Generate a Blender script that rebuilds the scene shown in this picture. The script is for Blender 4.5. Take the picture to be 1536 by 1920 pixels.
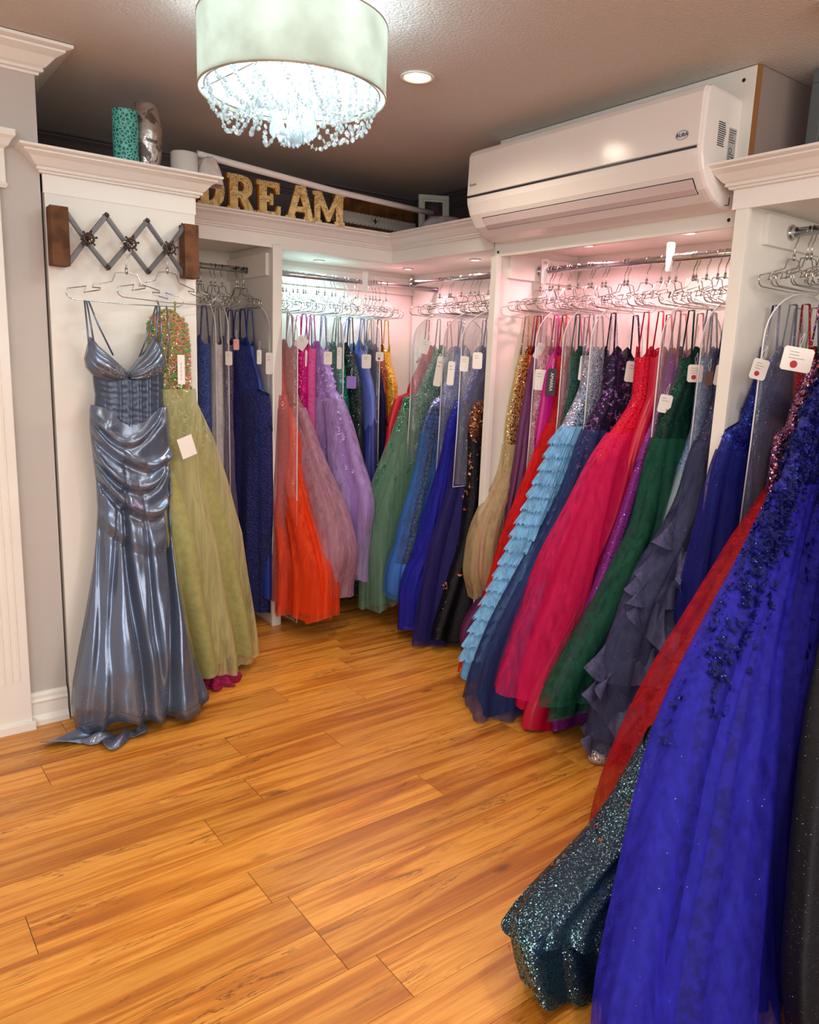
import bpy, bmesh, math, random
import numpy as np
from mathutils import Vector, Matrix, noise
PI = math.pi
scene = bpy.context.scene
for o in list(bpy.data.objects): bpy.data.objects.remove(o)
col = scene.collection
# ------------------------------------------------------------------ camera
FPX, YAW, PITCH, ROLL, CAMH = 1442.39, 0.647288, -0.190994, 0.03607, 1.43
fw = Vector((math.sin(YAW)*math.cos(PITCH), math.cos(YAW)*math.cos(PITCH), math.sin(PITCH)))
rt = fw.cross(Vector((0,0,1))).normalized(); up = rt.cross(fw)
rt2 = math.cos(ROLL)*rt + math.sin(ROLL)*up; up2 = -math.sin(ROLL)*rt + math.cos(ROLL)*up
cam = bpy.data.cameras.new('camera'); co = bpy.data.objects.new('camera', cam); col.objects.link(co)
m = Matrix((( rt2.x, up2.x, -fw.x, 0), (rt2.y, up2.y, -fw.y, 0), (rt2.z, up2.z, -fw.z, CAMH), (0,0,0,1)))
co.matrix_world = m
cam.sensor_fit = 'HORIZONTAL'; cam.sensor_width = 36; cam.lens = 36*FPX/1536; cam.clip_start = .02
scene.camera = co
# ------------------------------------------------------------------ exposure, world, large lights
scene.view_settings.view_transform = 'Standard'; scene.view_settings.look = 'None'
scene.view_settings.gamma = 1; scene.view_settings.use_curve_mapping = False
scene.view_settings.exposure = 0.42
W = bpy.data.worlds.new('world'); scene.world = W; W.use_nodes = True
bg = W.node_tree.nodes['Background']; bg.inputs[0].default_value = (.92,.93,1,1); bg.inputs[1].default_value = .42
def light(name, kind, loc, energy, color, size=.1, rot=(0,0,0), sy=None, spot=None):
    l = bpy.data.lights.new(name, kind); l.energy = energy; l.color = color
    if kind == 'AREA':
        l.size = size
        if sy: l.shape = 'RECTANGLE'; l.size_y = sy
    elif kind in ('POINT','SPOT'): l.shadow_soft_size = size
    if kind == 'SPOT': l.spot_size = spot or 2.2; l.spot_blend = .6
    o = bpy.data.objects.new(name, l); col.objects.link(o); o.location = loc; o.rotation_euler = rot
    return o
# daylight through the shop front behind the camera
light('window_light', 'AREA', (-1.6,-1.9,1.9), 62, (.93,.96,1), 2.6, (math.radians(70),0,math.radians(-38)), 1.6)
light('window_light', 'AREA', (1.4,-1.6,2.1), 34, (1,.95,.88), 2.0, (math.radians(62),0,math.radians(-8)), 1.2)

# ------------------------------------------------------------------ materials
MATS = {}
def S(c):  # sRGB 0-255 -> linear
    return tuple(((v/255)/12.92 if v/255 <= .04045 else ((v/255+.055)/1.055)**2.4) for v in c) + (1,)
def SG(c):  # dyed fabric colours: a little deeper and purer than the chart value
    m_ = sum(c)/3; return S(tuple(min(255,max(0,(m_+(v-m_)*1.13)*.93)) for v in c))
class NT:
    def __init__(s, name):
        s.m = bpy.data.materials.new(name); s.m.use_nodes = True; s.t = s.m.node_tree; s.n = s.t.nodes; s.l = s.t.links
        s.b = s.n['Principled BSDF']; s.out = s.n['Material Output']
    def add(s, typ, **kw):
        n = s.n.new(typ)
        for k, v in kw.items():
            if k.startswith('i_'): n.inputs[int(k[2:]) if k[2:].isdigit() else k[2:].replace('_',' ')].default_value = v
            else: setattr(n, k, v)
        return n
    def link(s, a, ao, b, bi): s.l.new(a.outputs[ao], b.inputs[bi])
    def coord(s, sc=(1,1,1), off=(0,0,0)):
        c = s.add('ShaderNodeTexCoord'); mp = s.add('ShaderNodeMapping'); mp.inputs['Scale'].default_value = sc; mp.inputs['Location'].default_value = off
        s.link(c,'Object',mp,0); return mp
    def noise(s, src, scale, detail=3, rough=.5, dist=0):
        n = s.add('ShaderNodeTexNoise'); n.inputs['Scale'].default_value = scale; n.inputs['Detail'].default_value = detail
        n.inputs['Roughness'].default_value = rough; n.inputs['Distortion'].default_value = dist; s.link(src,0,n,'Vector'); return n
    def ramp(s, src, out, stops):
        r = s.add('ShaderNodeValToRGB'); e = r.color_ramp.elements
        while len(e) < len(stops): e.new(.5)
        for x, (p, c) in zip(e, stops): x.position = p; x.color = c if len(c) == 4 else tuple(c)+(1,)
        s.link(src, out, r, 0); return r
    def bump(s, src, out, strength=.3, dist=.01):
        b = s.add('ShaderNodeBump'); b.inputs['Strength'].default_value = strength; b.inputs['Distance'].default_value = dist
        s.link(src, out, b, 'Height'); s.link(b, 0, s.b, 'Normal'); return b
    def mix(s, fac, a, b, fo=0, ao=0, bo=0):
        n = s.add('ShaderNodeMix'); n.data_type = 'RGBA'
        if hasattr(fac,'outputs'): s.l.new(fac.outputs[fo], n.inputs[0])
        else: n.inputs[0].default_value = fac
        for v, o, i in ((a,ao,6),(b,bo,7)):
            if hasattr(v,'outputs'): s.l.new(v.outputs[o], n.inputs[i])
            else: n.inputs[i].default_value = v
        return n
def P(name, c, rough=.5, metal=0, spec=.5, **kw):
    if name in MATS: return MATS[name]
    t = NT(name); b = t.b
    b.inputs['Base Color'].default_value = S(c); b.inputs['Roughness'].default_value = rough; b.inputs['Metallic'].default_value = metal
    b.inputs['Specular IOR Level'].default_value = spec
    for k, v in kw.items(): b.inputs[k].default_value = v
    # a faint unevenness so nothing is perfectly flat
    co_ = t.coord(); n = t.noise(co_, 18, 3); t.bump(n, 0, .04, .01)
    MATS[name] = t.m; return t.m
def m_satin(name, c, rough=.3, metal=.35, dots=False):
    if name in MATS: return MATS[name]
    t = NT(name); b = t.b
    b.inputs['Roughness'].default_value = rough; b.inputs['Metallic'].default_value = metal
    b.inputs['Base Color'].default_value = SG(c); b.inputs['Sheen Weight'].default_value = .2
    b.inputs['Sheen Tint'].default_value = SG(c)
    co_ = t.coord((1,1,.25)); n = t.noise(co_, 30, 4, .6); t.bump(n, 0, .12, .01)
    MATS[name] = t.m; return t.m
def m_cloth(name, c, c2=None, scale=60, bump=.25):
    if name in MATS: return MATS[name]
    t = NT(name); b = t.b; b.inputs['Specular IOR Level'].default_value = .2; c2 = c2 or tuple(v*.8 for v in c)
    co_ = t.coord(); n = t.noise(co_, scale, 5, .6)
    r = t.ramp(n, 0, [(.38, SG(c2)), (.6, SG(c))]); t.link(r, 0, b, 'Base Color')
    b.inputs['Roughness'].default_value = .7; b.inputs['Sheen Weight'].default_value = .1; b.inputs['Sheen Tint'].default_value = SG(c)
    t.bump(n, 0, bump, .01); MATS[name] = t.m; return t.m
def m_tulle(name, c, alpha=.55, glit=.0):
    if name in MATS: return MATS[name]
    t = NT(name); b = t.b; b.inputs['Specular IOR Level'].default_value = .2
    b.inputs['Base Color'].default_value = SG(c); b.inputs['Roughness'].default_value = .65
    b.inputs['Sheen Weight'].default_value = .08; b.inputs['Sheen Tint'].default_value = SG(c)
    b.inputs['Subsurface Weight'].default_value = 0
    co_ = t.coord((1,1,1))
    tr = t.add('ShaderNodeBsdfTransparent'); mx = t.add('ShaderNodeMixShader')
    lw = t.add('ShaderNodeLayerWeight'); lw.inputs[0].default_value = .35
    mr = t.add('ShaderNodeMapRange'); mr.inputs['To Min'].default_value = alpha; mr.inputs['To Max'].default_value = min(1, alpha+.45)
    t.link(lw, 'Facing', mr, 0)
    stn = t.noise(t.coord((42,42,.7)), 1.0, 4, .6, .1); sr = t.add('ShaderNodeMapRange'); sr.inputs['From Min'].default_value=.3; sr.inputs['From Max'].default_value=.7
    sr.inputs['To Min'].default_value=.55; sr.inputs['To Max'].default_value=1.35; t.link(stn,0,sr,0)
    am = t.add('ShaderNodeMath', operation='MULTIPLY', use_clamp=True); t.link(mr,0,am,0); t.link(sr,0,am,1); mr = am
    bpt = t.bump(stn, 0, .35, .01)
    if glit:
        v = t.add('ShaderNodeTexVoronoi'); v.inputs['Scale'].default_value = 230; t.link(co_,0,v,'Vector')
        lt = t.add('ShaderNodeMath', operation='LESS_THAN'); lt.inputs[1].default_value = .17; t.link(v,'Distance',lt,0)
        sx = t.add('ShaderNodeSeparateColor'); t.link(v,'Color',sx,0)
        g = t.add('ShaderNodeMath', operation='GREATER_THAN'); g.inputs[1].default_value = 1-glit; t.link(sx,0,g,0)
        mm = t.add('ShaderNodeMath', operation='MULTIPLY'); t.link(lt,0,mm,0); t.link(g,0,mm,1)
        cm = t.mix(mm, SG(c), (.95,.95,1,1)); t.link(cm, 2, b, 'Base Color')
        t.link(mm, 0, b, 'Metallic')
        r1 = t.add('ShaderNodeMapRange'); r1.inputs['To Min'].default_value=.65; r1.inputs['To Max'].default_value=.25; t.link(mm,0,r1,0); t.link(r1,0,b,'Roughness')
    t.link(mr, 0, mx, 0); t.link(tr, 0, mx, 1); t.link(b, 0, mx, 2); t.link(mx, 0, t.out, 0)
    MATS[name] = t.m; return t.m
def m_glitter(name, c, c2=(235,240,255), scale=320, amount=.3, nstr=1.2, base_rough=.55, patch=None):
    """cloth set with tiny tilted metallic flakes"""
    if name in MATS: return MATS[name]
    t = NT(name); b = t.b; co_ = t.coord(); b.inputs['Specular IOR Level'].default_value = .2
    v = t.add('ShaderNodeTexVoronoi'); v.inputs['Scale'].default_value = scale; t.link(co_,0,v,'Vector')
    sx = t.add('ShaderNodeSeparateColor'); t.link(v,'Color',sx,0)
    g = t.add('ShaderNodeMath', operation='GREATER_THAN'); g.inputs[1].default_value = 1-amount; t.link(sx,0,g,0)
    fac = g
    if patch:
        pn = t.noise(co_, patch, 4, .6, .6); pr = t.ramp(pn, 0, [(.46,(0,0,0)),(.56,(1,1,1))])
        fac = t.add('ShaderNodeMath', operation='MULTIPLY'); t.link(g,0,fac,0); t.link(pr,0,fac,1)
    cm = t.mix(fac, SG(c), SG(c2)); t.link(cm, 2, b, 'Base Color'); t.link(fac, 0, b, 'Metallic')
    r1 = t.add('ShaderNodeMapRange'); r1.inputs['To Min'].default_value=base_rough; r1.inputs['To Max'].default_value=.22; t.link(fac,0,r1,0); t.link(r1,0,b,'Roughness')
    geo = t.add('ShaderNodeNewGeometry')
    vm = t.add('ShaderNodeVectorMath', operation='SUBTRACT'); t.link(v,'Color',vm,0); vm.inputs[1].default_value = (.5,.5,.5)
    vs = t.add('ShaderNodeVectorMath', operation='SCALE'); t.link(vm,0,vs,0)
    ms = t.add('ShaderNodeMath', operation='MULTIPLY'); t.link(fac,0,ms,0); ms.inputs[1].default_value = nstr; t.link(ms,0,vs,3)
    va = t.add('ShaderNodeVectorMath', operation='ADD'); t.link(geo,'Normal',va,0); t.link(vs,0,va,1)
    vn = t.add('ShaderNodeVectorMath', operation='NORMALIZE'); t.link(va,0,vn,0)
    n2 = t.noise(co_, 45, 4, .6); bp = t.bump(n2, 0, .25, .01); t.link(vn,0,bp,'Normal')
    MATS[name] = t.m; return t.m
def m_lace(name, c, c2, scale=26, metal=.1, bump=.8):
    if name in MATS: return MATS[name]
    t = NT(name); b = t.b; co_ = t.coord()
    n = t.noise(co_, scale, 5, .62, 1.8)
    r = t.ramp(n, 0, [(.42, SG(c2)), (.5, SG(c)), (.58, SG(c)), (.62, SG(c2))]); t.link(r,0,b,'Base Color')
    b.inputs['Roughness'].default_value = .5; b.inputs['Metallic'].default_value = metal
    v = t.add('ShaderNodeTexVoronoi'); v.inputs['Scale'].default_value = scale*4; t.link(co_,0,v,'Vector')
    ad = t.add('ShaderNodeMath', operation='ADD'); t.link(n,0,ad,0); t.link(v,0,ad,1)
    t.bump(ad, 0, bump, .006); MATS[name] = t.m; return t.m
def m_clear(name='clear_vinyl', tint=(1,1,1,1), white=.07):
    if name in MATS: return MATS[name]
    t = NT(name); tr = t.add('ShaderNodeBsdfTransparent'); tr.inputs[0].default_value = tint
    gl = t.add('ShaderNodeBsdfGlossy'); gl.inputs['Roughness'].default_value = .12
    df = t.add('ShaderNodeBsdfDiffuse'); df.inputs[0].default_value = (.9,.9,.93,1)
    lw = t.add('ShaderNodeLayerWeight'); lw.inputs[0].default_value = .3
    mr = t.add('ShaderNodeMapRange'); mr.inputs['To Min'].default_value=.04; mr.inputs['To Max'].default_value=.38; t.link(lw,'Fresnel',mr,0)
    m1 = t.add('ShaderNodeMixShader'); m1.inputs[0].default_value = white; t.link(tr,0,m1,1); t.link(df,0,m1,2)
    m2 = t.add('ShaderNodeMixShader'); t.link(mr,0,m2,0); t.link(m1,0,m2,1); t.link(gl,0,m2,2); t.link(m2,0,t.out,0)
    co_ = t.coord((1,1,.4)); n = t.noise(co_, 22, 4, .6, 1.2); bp = t.add('ShaderNodeBump'); bp.inputs['Strength'].default_value=.5; bp.inputs['Distance'].default_value=.02
    t.link(n,0,bp,'Height'); t.link(bp,0,gl,'Normal'); t.link(bp,0,lw,'Normal')
    MATS[name] = t.m; return t.m
def m_emit(name, c, s):
    if name in MATS: return MATS[name]
    t = NT(name); e = t.add('ShaderNodeEmission'); e.inputs[0].default_value = c; e.inputs[1].default_value = s
    t.link(e,0,t.out,0); MATS[name] = t.m; return t.m

# ------------------------------------------------------------------ mesh helpers
class MB:
    def __init__(s): s.v = []; s.f = []; s.mi = []; s.m = 0
    def add(s, vs, fs):
        o = len(s.v); s.v += [tuple(x) for x in vs]; s.f += [tuple(i+o for i in f) for f in fs]; s.mi += [s.m]*len(fs)
    def box(s, x0,x1,y0,y1,z0,z1):
        s.add([(x0,y0,z0),(x1,y0,z0),(x1,y1,z0),(x0,y1,z0),(x0,y0,z1),(x1,y0,z1),(x1,y1,z1),(x0,y1,z1)],
              [(0,3,2,1),(4,5,6,7),(0,1,5,4),(1,2,6,5),(2,3,7,6),(3,0,4,7)])
    def loft(s, loops, closed=True, caps=False):
        n = len(loops[0]); vs = [p for L in loops for p in L]; fs = []
        for i in range(len(loops)-1):
            for j in range(n if closed else n-1):
                k = (j+1) % n; fs.append((i*n+j, i*n+k, (i+1)*n+k, (i+1)*n+j))
        if caps: fs.append(tuple(range(n))[::-1]); fs.append(tuple((len(loops)-1)*n+j for j in range(n)))
        s.add(vs, fs)
    def tube(s, pts, r, n=6, closed=False):
        pts = [Vector(p) for p in pts]; loops = []; N = len(pts); prev = None
        for i, p in enumerate(pts):
            if closed: d = pts[(i+1)%N]-pts[i-1]
            else: d = pts[min(i+1,N-1)]-pts[max(i-1,0)]
            if d.length < 1e-9: d = Vector((0,0,1))
            d.normalize()
            if prev is None:
                a = Vector((0,0,1)) if abs(d.z) < .9 else Vector((1,0,0)); a = (a - d*a.dot(d)).normalized()
            else:
                a = prev - d*prev.dot(d); a = a.normalized() if a.length > 1e-6 else d.orthogonal().normalized()
            prev = a; b = d.cross(a); rr = r[i] if isinstance(r,(list,tuple)) else r
            loops.append([p + (a*math.cos(2*PI*k/n)+b*math.sin(2*PI*k/n))*rr for k in range(n)])
        if closed: loops.append(loops[0]); s.loft(loops)
        else: s.loft(loops, caps=True)
    def cyl(s, p0, p1, r, n=20): s.tube([p0,p1], r, n)
    def lathe(s, prof, c=(0,0,0), n=32, caps=False):
        s.loft([[(c[0]+r*math.cos(2*PI*k/n), c[1]+r*math.sin(2*PI*k/n), c[2]+z) for k in range(n)] for r, z in prof], caps=caps)
    def ball(s, c, r, n=10, m=7, sc=(1,1,1)):
        s.lathe_at([(max(r*math.sin(PI*i/m),1e-4), -r*math.cos(PI*i/m)) for i in range(m+1)], c, n, sc)
    def lathe_at(s, prof, c, n, sc):
        s.loft([[(c[0]+sc[0]*q*math.cos(2*PI*k/n), c[1]+sc[1]*q*math.sin(2*PI*k/n), c[2]+sc[2]*z) for k in range(n)] for q, z in prof])
    def build(s, name, mat, parent=None, smooth=False, bevel=0, loc=None):
        me = bpy.data.meshes.new(name); me.from_pydata(s.v, [], s.f)
        for mm in (mat if isinstance(mat,(list,tuple)) else [mat]): me.materials.append(mm)
        if any(s.mi): me.polygons.foreach_set('material_index', s.mi)
        if smooth: me.polygons.foreach_set('use_smooth', [True]*len(me.polygons))
        me.validate(); me.update()
        bm = bmesh.new(); bm.from_mesh(me); bmesh.ops.recalc_face_normals(bm, faces=bm.faces); bm.to_mesh(me); bm.free()
        o = bpy.data.objects.new(name, me); col.objects.link(o)
        if parent: o.parent = parent
        if loc: o.location = loc
        if bevel:
            b = o.modifiers.new('b','BEVEL'); b.width = bevel; b.segments = 2; b.limit_method = 'ANGLE'
        return o
def tag(o, label=None, cat=None, group=None, kind=None):
    if label: o['label'] = label
    if cat: o['category'] = cat
    if group: o['group'] = group
    if kind: o['kind'] = kind
    return o
def empty(name, loc=(0,0,0), rz=0, label=None, cat=None, group=None):
    o = bpy.data.objects.new(name, None); col.objects.link(o); o.location = loc; o.rotation_euler = (0,0,rz); o.empty_display_size = .1
    return tag(o, label, cat, group)
def copy_tree(o, parent=None):
    c = o.copy(); col.objects.link(c); c.parent = parent
    for ch in list(o.children):
        copy_tree(ch, c)
    return c
def text_obj(name, body, size, mat, parent, loc, rot, ext=.0006, align='CENTER'):
    cu = bpy.data.curves.new('tmp', 'FONT'); cu.body = body; cu.size = size; cu.extrude = ext; cu.align_x = align; cu.align_y = 'CENTER'
    t = bpy.data.objects.new('tmp', cu); col.objects.link(t); dg = bpy.context.evaluated_depsgraph_get()
    me = bpy.data.meshes.new_from_object(t.evaluated_get(dg)); bpy.data.objects.remove(t); me.materials.clear(); me.materials.append(mat)
    o = bpy.data.objects.new(name, me); col.objects.link(o); o.location = loc
    o.rotation_euler = rot; o.parent = parent; return o
def box_obj(name, mat, b, parent=None, bevel=0):
    q = MB(); q.box(*b); return q.build(name, mat, parent, bevel=bevel)
def lerp_tab(tab, z):   # tab [(f,z)] top to bottom
    if z >= tab[0][1]: return tab[0][0]
    for (f0,z0),(f1,z1) in zip(tab, tab[1:]):
        if z <= z0 and z >= z1 and z0 > z1:
            return f0+(f1-f0)*(z0-z)/(z0-z1)
    return tab[-1][0]
def sm(a,b,x):
    t = min(1,max(0,(x-a)/(b-a))); return t*t*(3-2*t)
# ------------------------------------------------------------------ room shell
white = P('painted_white', (236,231,220), .42)
white2 = P('melamine_white', (234,228,217), .38)
trimw = P('trim_white', (238,232,222), .35)
wallm = P('wall_greige', (196,188,180), .8)
chrome = P('chrome', (200,200,200), .18, 1)
def ceiling_mat():
    t = NT('ceiling_textured'); t.b.inputs['Base Color'].default_value = S((222,212,202)); t.b.inputs['Roughness'].default_value = .75
    c = t.coord(); n = t.noise(c, 95, 4, .65); r = t.ramp(n,0,[(.42,(0,0,0)),(.6,(1,1,1))]); t.bump(r,0,.55,.006); return t.m
def taupe_mat():
    t = NT('wall_taupe'); t.b.inputs['Base Color'].default_value = S((104,92,90)); t.b.inputs['Roughness'].default_value = .8
    c = t.coord(); n = t.noise(c, 60, 3); t.bump(n,0,.1,.005); return t.m
taupe = taupe_mat()
def struct(name, o): o.name = name; o['kind'] = 'structure'; return o
# floor: one mesh of planks
def floor_mat():
    t = NT('floor_wood'); c = t.add('ShaderNodeTexCoord'); at = t.add('ShaderNodeAttribute'); at.attribute_name = 'plank'
    sc = t.add('ShaderNodeVectorMath', operation='SCALE'); t.link(at,'Color',sc,0); sc.inputs[3].default_value = 37.0
    ad = t.add('ShaderNodeVectorMath', operation='ADD'); t.link(c,'Object',ad,0); t.link(sc,0,ad,1)
    def mp(s):
        m = t.add('ShaderNodeMapping'); m.inputs['Scale'].default_value = s; t.link(ad,0,m,0); return m
    g1 = t.noise(mp((.55,9,1)), 1.8, 5, .6, .8)      # broad colour bands
    g2 = t.noise(mp((2.6,110,1)), 1.6, 8, .7, .3)      # fine grain
    g3 = t.noise(mp((.8,9,1)), 2.0, 9, .62, 1.1)       # dark mineral streaks
    r1 = t.ramp(g1,0,[(.33,S((180,106,36))),(.45,S((208,132,44))),(.55,S((234,164,70))),(.64,S((212,138,48))),(.74,S((180,106,36)))])
    r2 = t.ramp(g2,0,[(.34,(.55,.48,.42)),(.52,(1,1,1))])
    mul = t.add('ShaderNodeMix', data_type='RGBA', blend_type='MULTIPLY'); mul.inputs[0].default_value = .45
    t.link(r1,0,mul,6); t.link(r2,0,mul,7)
    r3 = t.ramp(g3,0,[(.0,(0,0,0)),(.27,(0,0,0)),(.36,(1,1,1)),(.5,(1,1,1))])
    inv = t.mix(r3, S((134,80,38)), mul, bo=2)
    r4 = t.ramp(g3,0,[(.485,(0,0,0)),(.497,(1,1,1)),(.503,(1,1,1)),(.513,(0,0,0))])
    msk = t.noise(mp((1.4,4,1)), 1.6, 2); rm = t.ramp(msk,0,[(.5,(0,0,0)),(.6,(.8,.8,.8))])
    mm = t.add('ShaderNodeMath', operation='MULTIPLY'); t.link(r4,0,mm,0); t.link(rm,0,mm,1)
    fin = t.mix(mm, inv, S((104,56,26)), ao=2)
    # knots
    v = t.add('ShaderNodeTexVoronoi'); t.link(mp((1.6,4.2,1)),0,v,'Vector'); v.inputs['Scale'].default_value = 1.0
    kr = t.ramp(v,'Distance',[(.0,(1,1,1)),(.025,(.75,.75,.75)),(.07,(0,0,0))])
    fin2 = t.mix(kr, fin, S((120,68,32)), ao=2)
    sp = t.add('ShaderNodeSeparateColor'); t.link(at,'Color',sp,0)
    tn = t.ramp(sp,2,[(0,(.80,.77,.73)),(.4,(.95,.93,.91)),(1,(1.06,1.05,1.0))])
    m2 = t.add('ShaderNodeMix', data_type='RGBA', blend_type='MULTIPLY'); m2.inputs[0].default_value = 1
    t.link(fin2,2,m2,6); t.link(tn,0,m2,7)
    t.link(m2,2,t.b,'Base Color'); t.b.inputs['Roughness'].default_value = .32
    t.bump(g2,0,.12,.003); return t.m
def make_floor():
    random.seed(5); W_, L_ = .1545, 1.265
    known = {3:.29, 4:.83, 2:.835, 1:.882, 0:.88, 5:1.036, 6:1.445, 7:1.1, 8:.485, 9:1.46, 10:.62, 11:1.97, 12:.75, 13:1.3, 14:2.0, -1:.96}
    known[2] = .835; known[1] = .88; known[3] = .29; known[4] = .83
    gap = MB(); gap.box(-2.4,3.3,-2.4,4.4,-.02,-.0012)
    q = MB(); cols = []
    for r in range(-24, 20):
        y0 = 1.341+W_*(r); y1 = y0+W_
        j = known.get(r, random.uniform(0,L_)); j -= math.ceil((j+2.4)/L_)*L_
        x = j
        while x < 3.3:
            a, b = max(x,-2.4), min(x+L_,3.3)
            if b > a and y1 > -2.4 and y0 < 4.4:
                q.box(a+.0009,b-.0009,max(y0,-2.4)+.0006,min(y1,4.4)-.0006,-.01,0); cols.append((random.random(),random.random(),random.random(),1))
            x += L_
    o = q.build('floor', floor_mat()); me = o.data
    ca = me.color_attributes.new('plank','FLOAT_COLOR','CORNER'); k = 0
    for p in me.polygons:
        c = cols[p.vertices[0]//8]
        for li in p.loop_indices: ca.data[li].color = c
    o['kind'] = 'structure'
    g = gap.build('trim_1', P('underlay', (60,38,22), .8)); g['kind'] = 'structure'; g.name = 'trim_1'
make_floor()
struct('ceiling', box_obj('ceiling', ceiling_mat(), (-2.4,3.3,-2.4,4.4,2.44,2.5)))
struct('wall_back', box_obj('wall_back', taupe, (.55,3.3,4.2,4.32,0,2.44)))
struct('wall_right', box_obj('wall_right', taupe, (3.14,3.26,-2.4,4.2,0,2.44)))
struct('wall_left', box_obj('wall_left', wallm, (-2.4,.655,3.075,4.2,0,2.44)))
def sweep(path, prof, name, mat, parent=None):
    """prof [(outward, z)], path [(x,y)]; outward = right-hand side of travel"""
    q = MB(); N = len(path); loops = []
    for i, p in enumerate(path):
        ds = []
        if i > 0: d = Vector((path[i][0]-path[i-1][0], path[i][1]-path[i-1][1])); ds.append(d.normalized())
        if i < N-1: d = Vector((path[i+1][0]-path[i][0], path[i+1][1]-path[i][1])); ds.append(d.normalized())
        ns = [Vector((d.y,-d.x)) for d in ds]
        if len(ns) == 2:
            s_ = ns[0]+ns[1]; mt = s_/(1+ns[0].dot(ns[1]))
        else: mt = ns[0]
        loops.append([(p[0]+mt.x*a, p[1]+mt.y*a, z) for a, z in prof])
    q.loft(loops, closed=True, caps=True); return q.build(name, mat, parent)
def crown(z0, h, d):
    """closed moulding section: steps, cove, bead"""
    o = [(0,0),(.10,.02),(.12,.10),(.22,.13),(.24,.20),(.20,.24),(.30,.30),(.40,.42),(.55,.60),(.74,.72),(.80,.76),(.80,.82),(.92,.86),(1,.90),(1,1)]
    return [(-.02, z0)] + [(a*d, z0+b*h) for a, b in o] + [(-.02, z0+h)]
# wall crown, baseboard and door casing on the left wall
struct('trim_2', sweep([(-2.4,3.075),(.655,3.075),(.655,4.1)], crown(2.345,.092,.105), 'trim_2', trimw))
base = [(-.01,0),(.026,0),(.026,.02),(.017,.034),(.014,.04),(.014,.085),(.018,.095),(.012,.105),(.012,.118),(.008,.126),(.003,.13),(-.01,.13)]
struct('baseboard_left', sweep([(.5,3.075),(.655,3.075)], base, 'baseboard_left', trimw))
q = MB(); q.box(.40,.52,3.035,3.075,0,1.965)
for x in (.43,.455,.48): q.box(x,x+.007,3.031,3.036,.2,1.9)
q.box(.385,.53,3.02,3.075,0,.035)
struct('trim_3', q.build('trim_3', trimw, bevel=.003))
struct('trim_4', sweep([(-.6,3.06),(.535,3.06),(.535,3.075)], [(-.01,1.965),(.008,1.965),(.014,1.975),(.008,1.985),(.008,2.09),(.02,2.1),(.03,2.12),(.04,2.13),(.04,2.15),(-.01,2.15)], 'trim_4', trimw))
dr = box_obj('door_1', P('door_white',(222,214,204),.4), (-.45,.40,3.045,3.07,0,1.965)); dr['kind'] = 'structure'
struct('trim_5', sweep([(.66,4.2),(3.14,4.2),(3.14,-2.3)], crown(2.36,.08,.09), 'trim_5', taupe))

# ------------------------------------------------------------------ closet units
TOP = 2.11
def fascia_prof(zb=1.97):
    return [(-.018,zb),(0,zb),(0,zb+.062)] + [(.004+a*.078, zb+.062+b*(TOP-zb-.062)) for a, b in [(0,0),(.10,.02),(.12,.10),(.22,.13),(.24,.20),(.20,.24),(.30,.30),(.40,.42),(.55,.60),(.74,.72),(.80,.76),(.80,.82),(.92,.86),(1,.90),(1,1)]] + [(-.018,TOP)]
def slab(name, b, parent, mat=white2, bevel=.0015): return box_obj(name, mat, b, parent, bevel)
def rail(parent, p0, p1):
    q = MB(); q.cyl(p0, p1, .0155, 20); o = q.build('hanging_rail', chrome, parent, smooth=True)
    for p, d in ((p0,1),(p1,-1)):
        v = (Vector(p1)-Vector(p0)).normalized()*d; q = MB()
        q.tube([Vector(p)+v*.0005, Vector(p)+v*.006], .027, 20); q.tube([Vector(p)+v*.006, Vector(p)+v*.02], .0195, 20)
        q.build('flange', chrome, o, smooth=False)
    return o
AQUA, PINK, BLUSH = (.55,.95,1.0), (1,.42,.52), (1,.68,.66)
# left end-panel unit
u = empty('closet_unit', (.93,3.6,0), 0, 'cream end-panel closet unit with the blue satin gown hanging on its front', 'closet')
def child(o, p):   # keep world placement
    o.parent = p; o.matrix_parent_inverse = Matrix.Translation(-Vector(p.location)); return o
def U(p, *objs):
    for o in objs: child(o, p)
U(u, slab('front_panel', (.665,1.21,3.065,3.09,0,1.98), None), slab('side_panel', (.665,.69,3.09,4.18,0,1.98), None), slab('side_panel', (1.185,1.21,3.09,4.18,0,1.98), None),
  slab('top_panel', (.665,1.21,3.07,4.18,TOP-.03,TOP-.008), None),
  sweep([(.661,3.0745),(.661,3.062),(1.213,3.062),(1.213,3.615)], fascia_prof(), 'cornice', trimw))
# back unit, two bays
u = empty('closet_unit', (1.9,3.9,0), 0, 'white built-in closet along the back with two hanging bays under the letters', 'closet')
U(u, slab('back_panel', (1.215,3.12,4.16,4.185,0,2.0), None), slab('divider', (1.838,1.866,3.63,4.16,0,1.99), None),
  slab('divider_cap', (1.826,1.878,3.615,3.635,0,1.985), None), slab('soffit', (1.866,3.11,3.64,4.16,1.985,2.003), None), slab('shelf', (1.215,1.838,3.64,4.16,1.99,2.003), None),
  slab('top_panel', (1.215,3.12,3.62,4.18,TOP-.03,TOP-.008), None), slab('cleat', (1.866,3.1,4.145,4.16,1.86,1.96), None),
  slab('cleat', (1.82,1.838,3.68,4.16,1.84,1.95), None),
  sweep([(1.215,3.63),(2.56,3.63)], fascia_prof(), 'cornice', trimw))
r_ = rail(None, (1.22,3.9,1.878), (1.836,3.9,1.878)); U(u, r_); r_ = rail(None, (1.868,3.9,1.883), (3.11,3.9,1.883)); U(u, r_)
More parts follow.
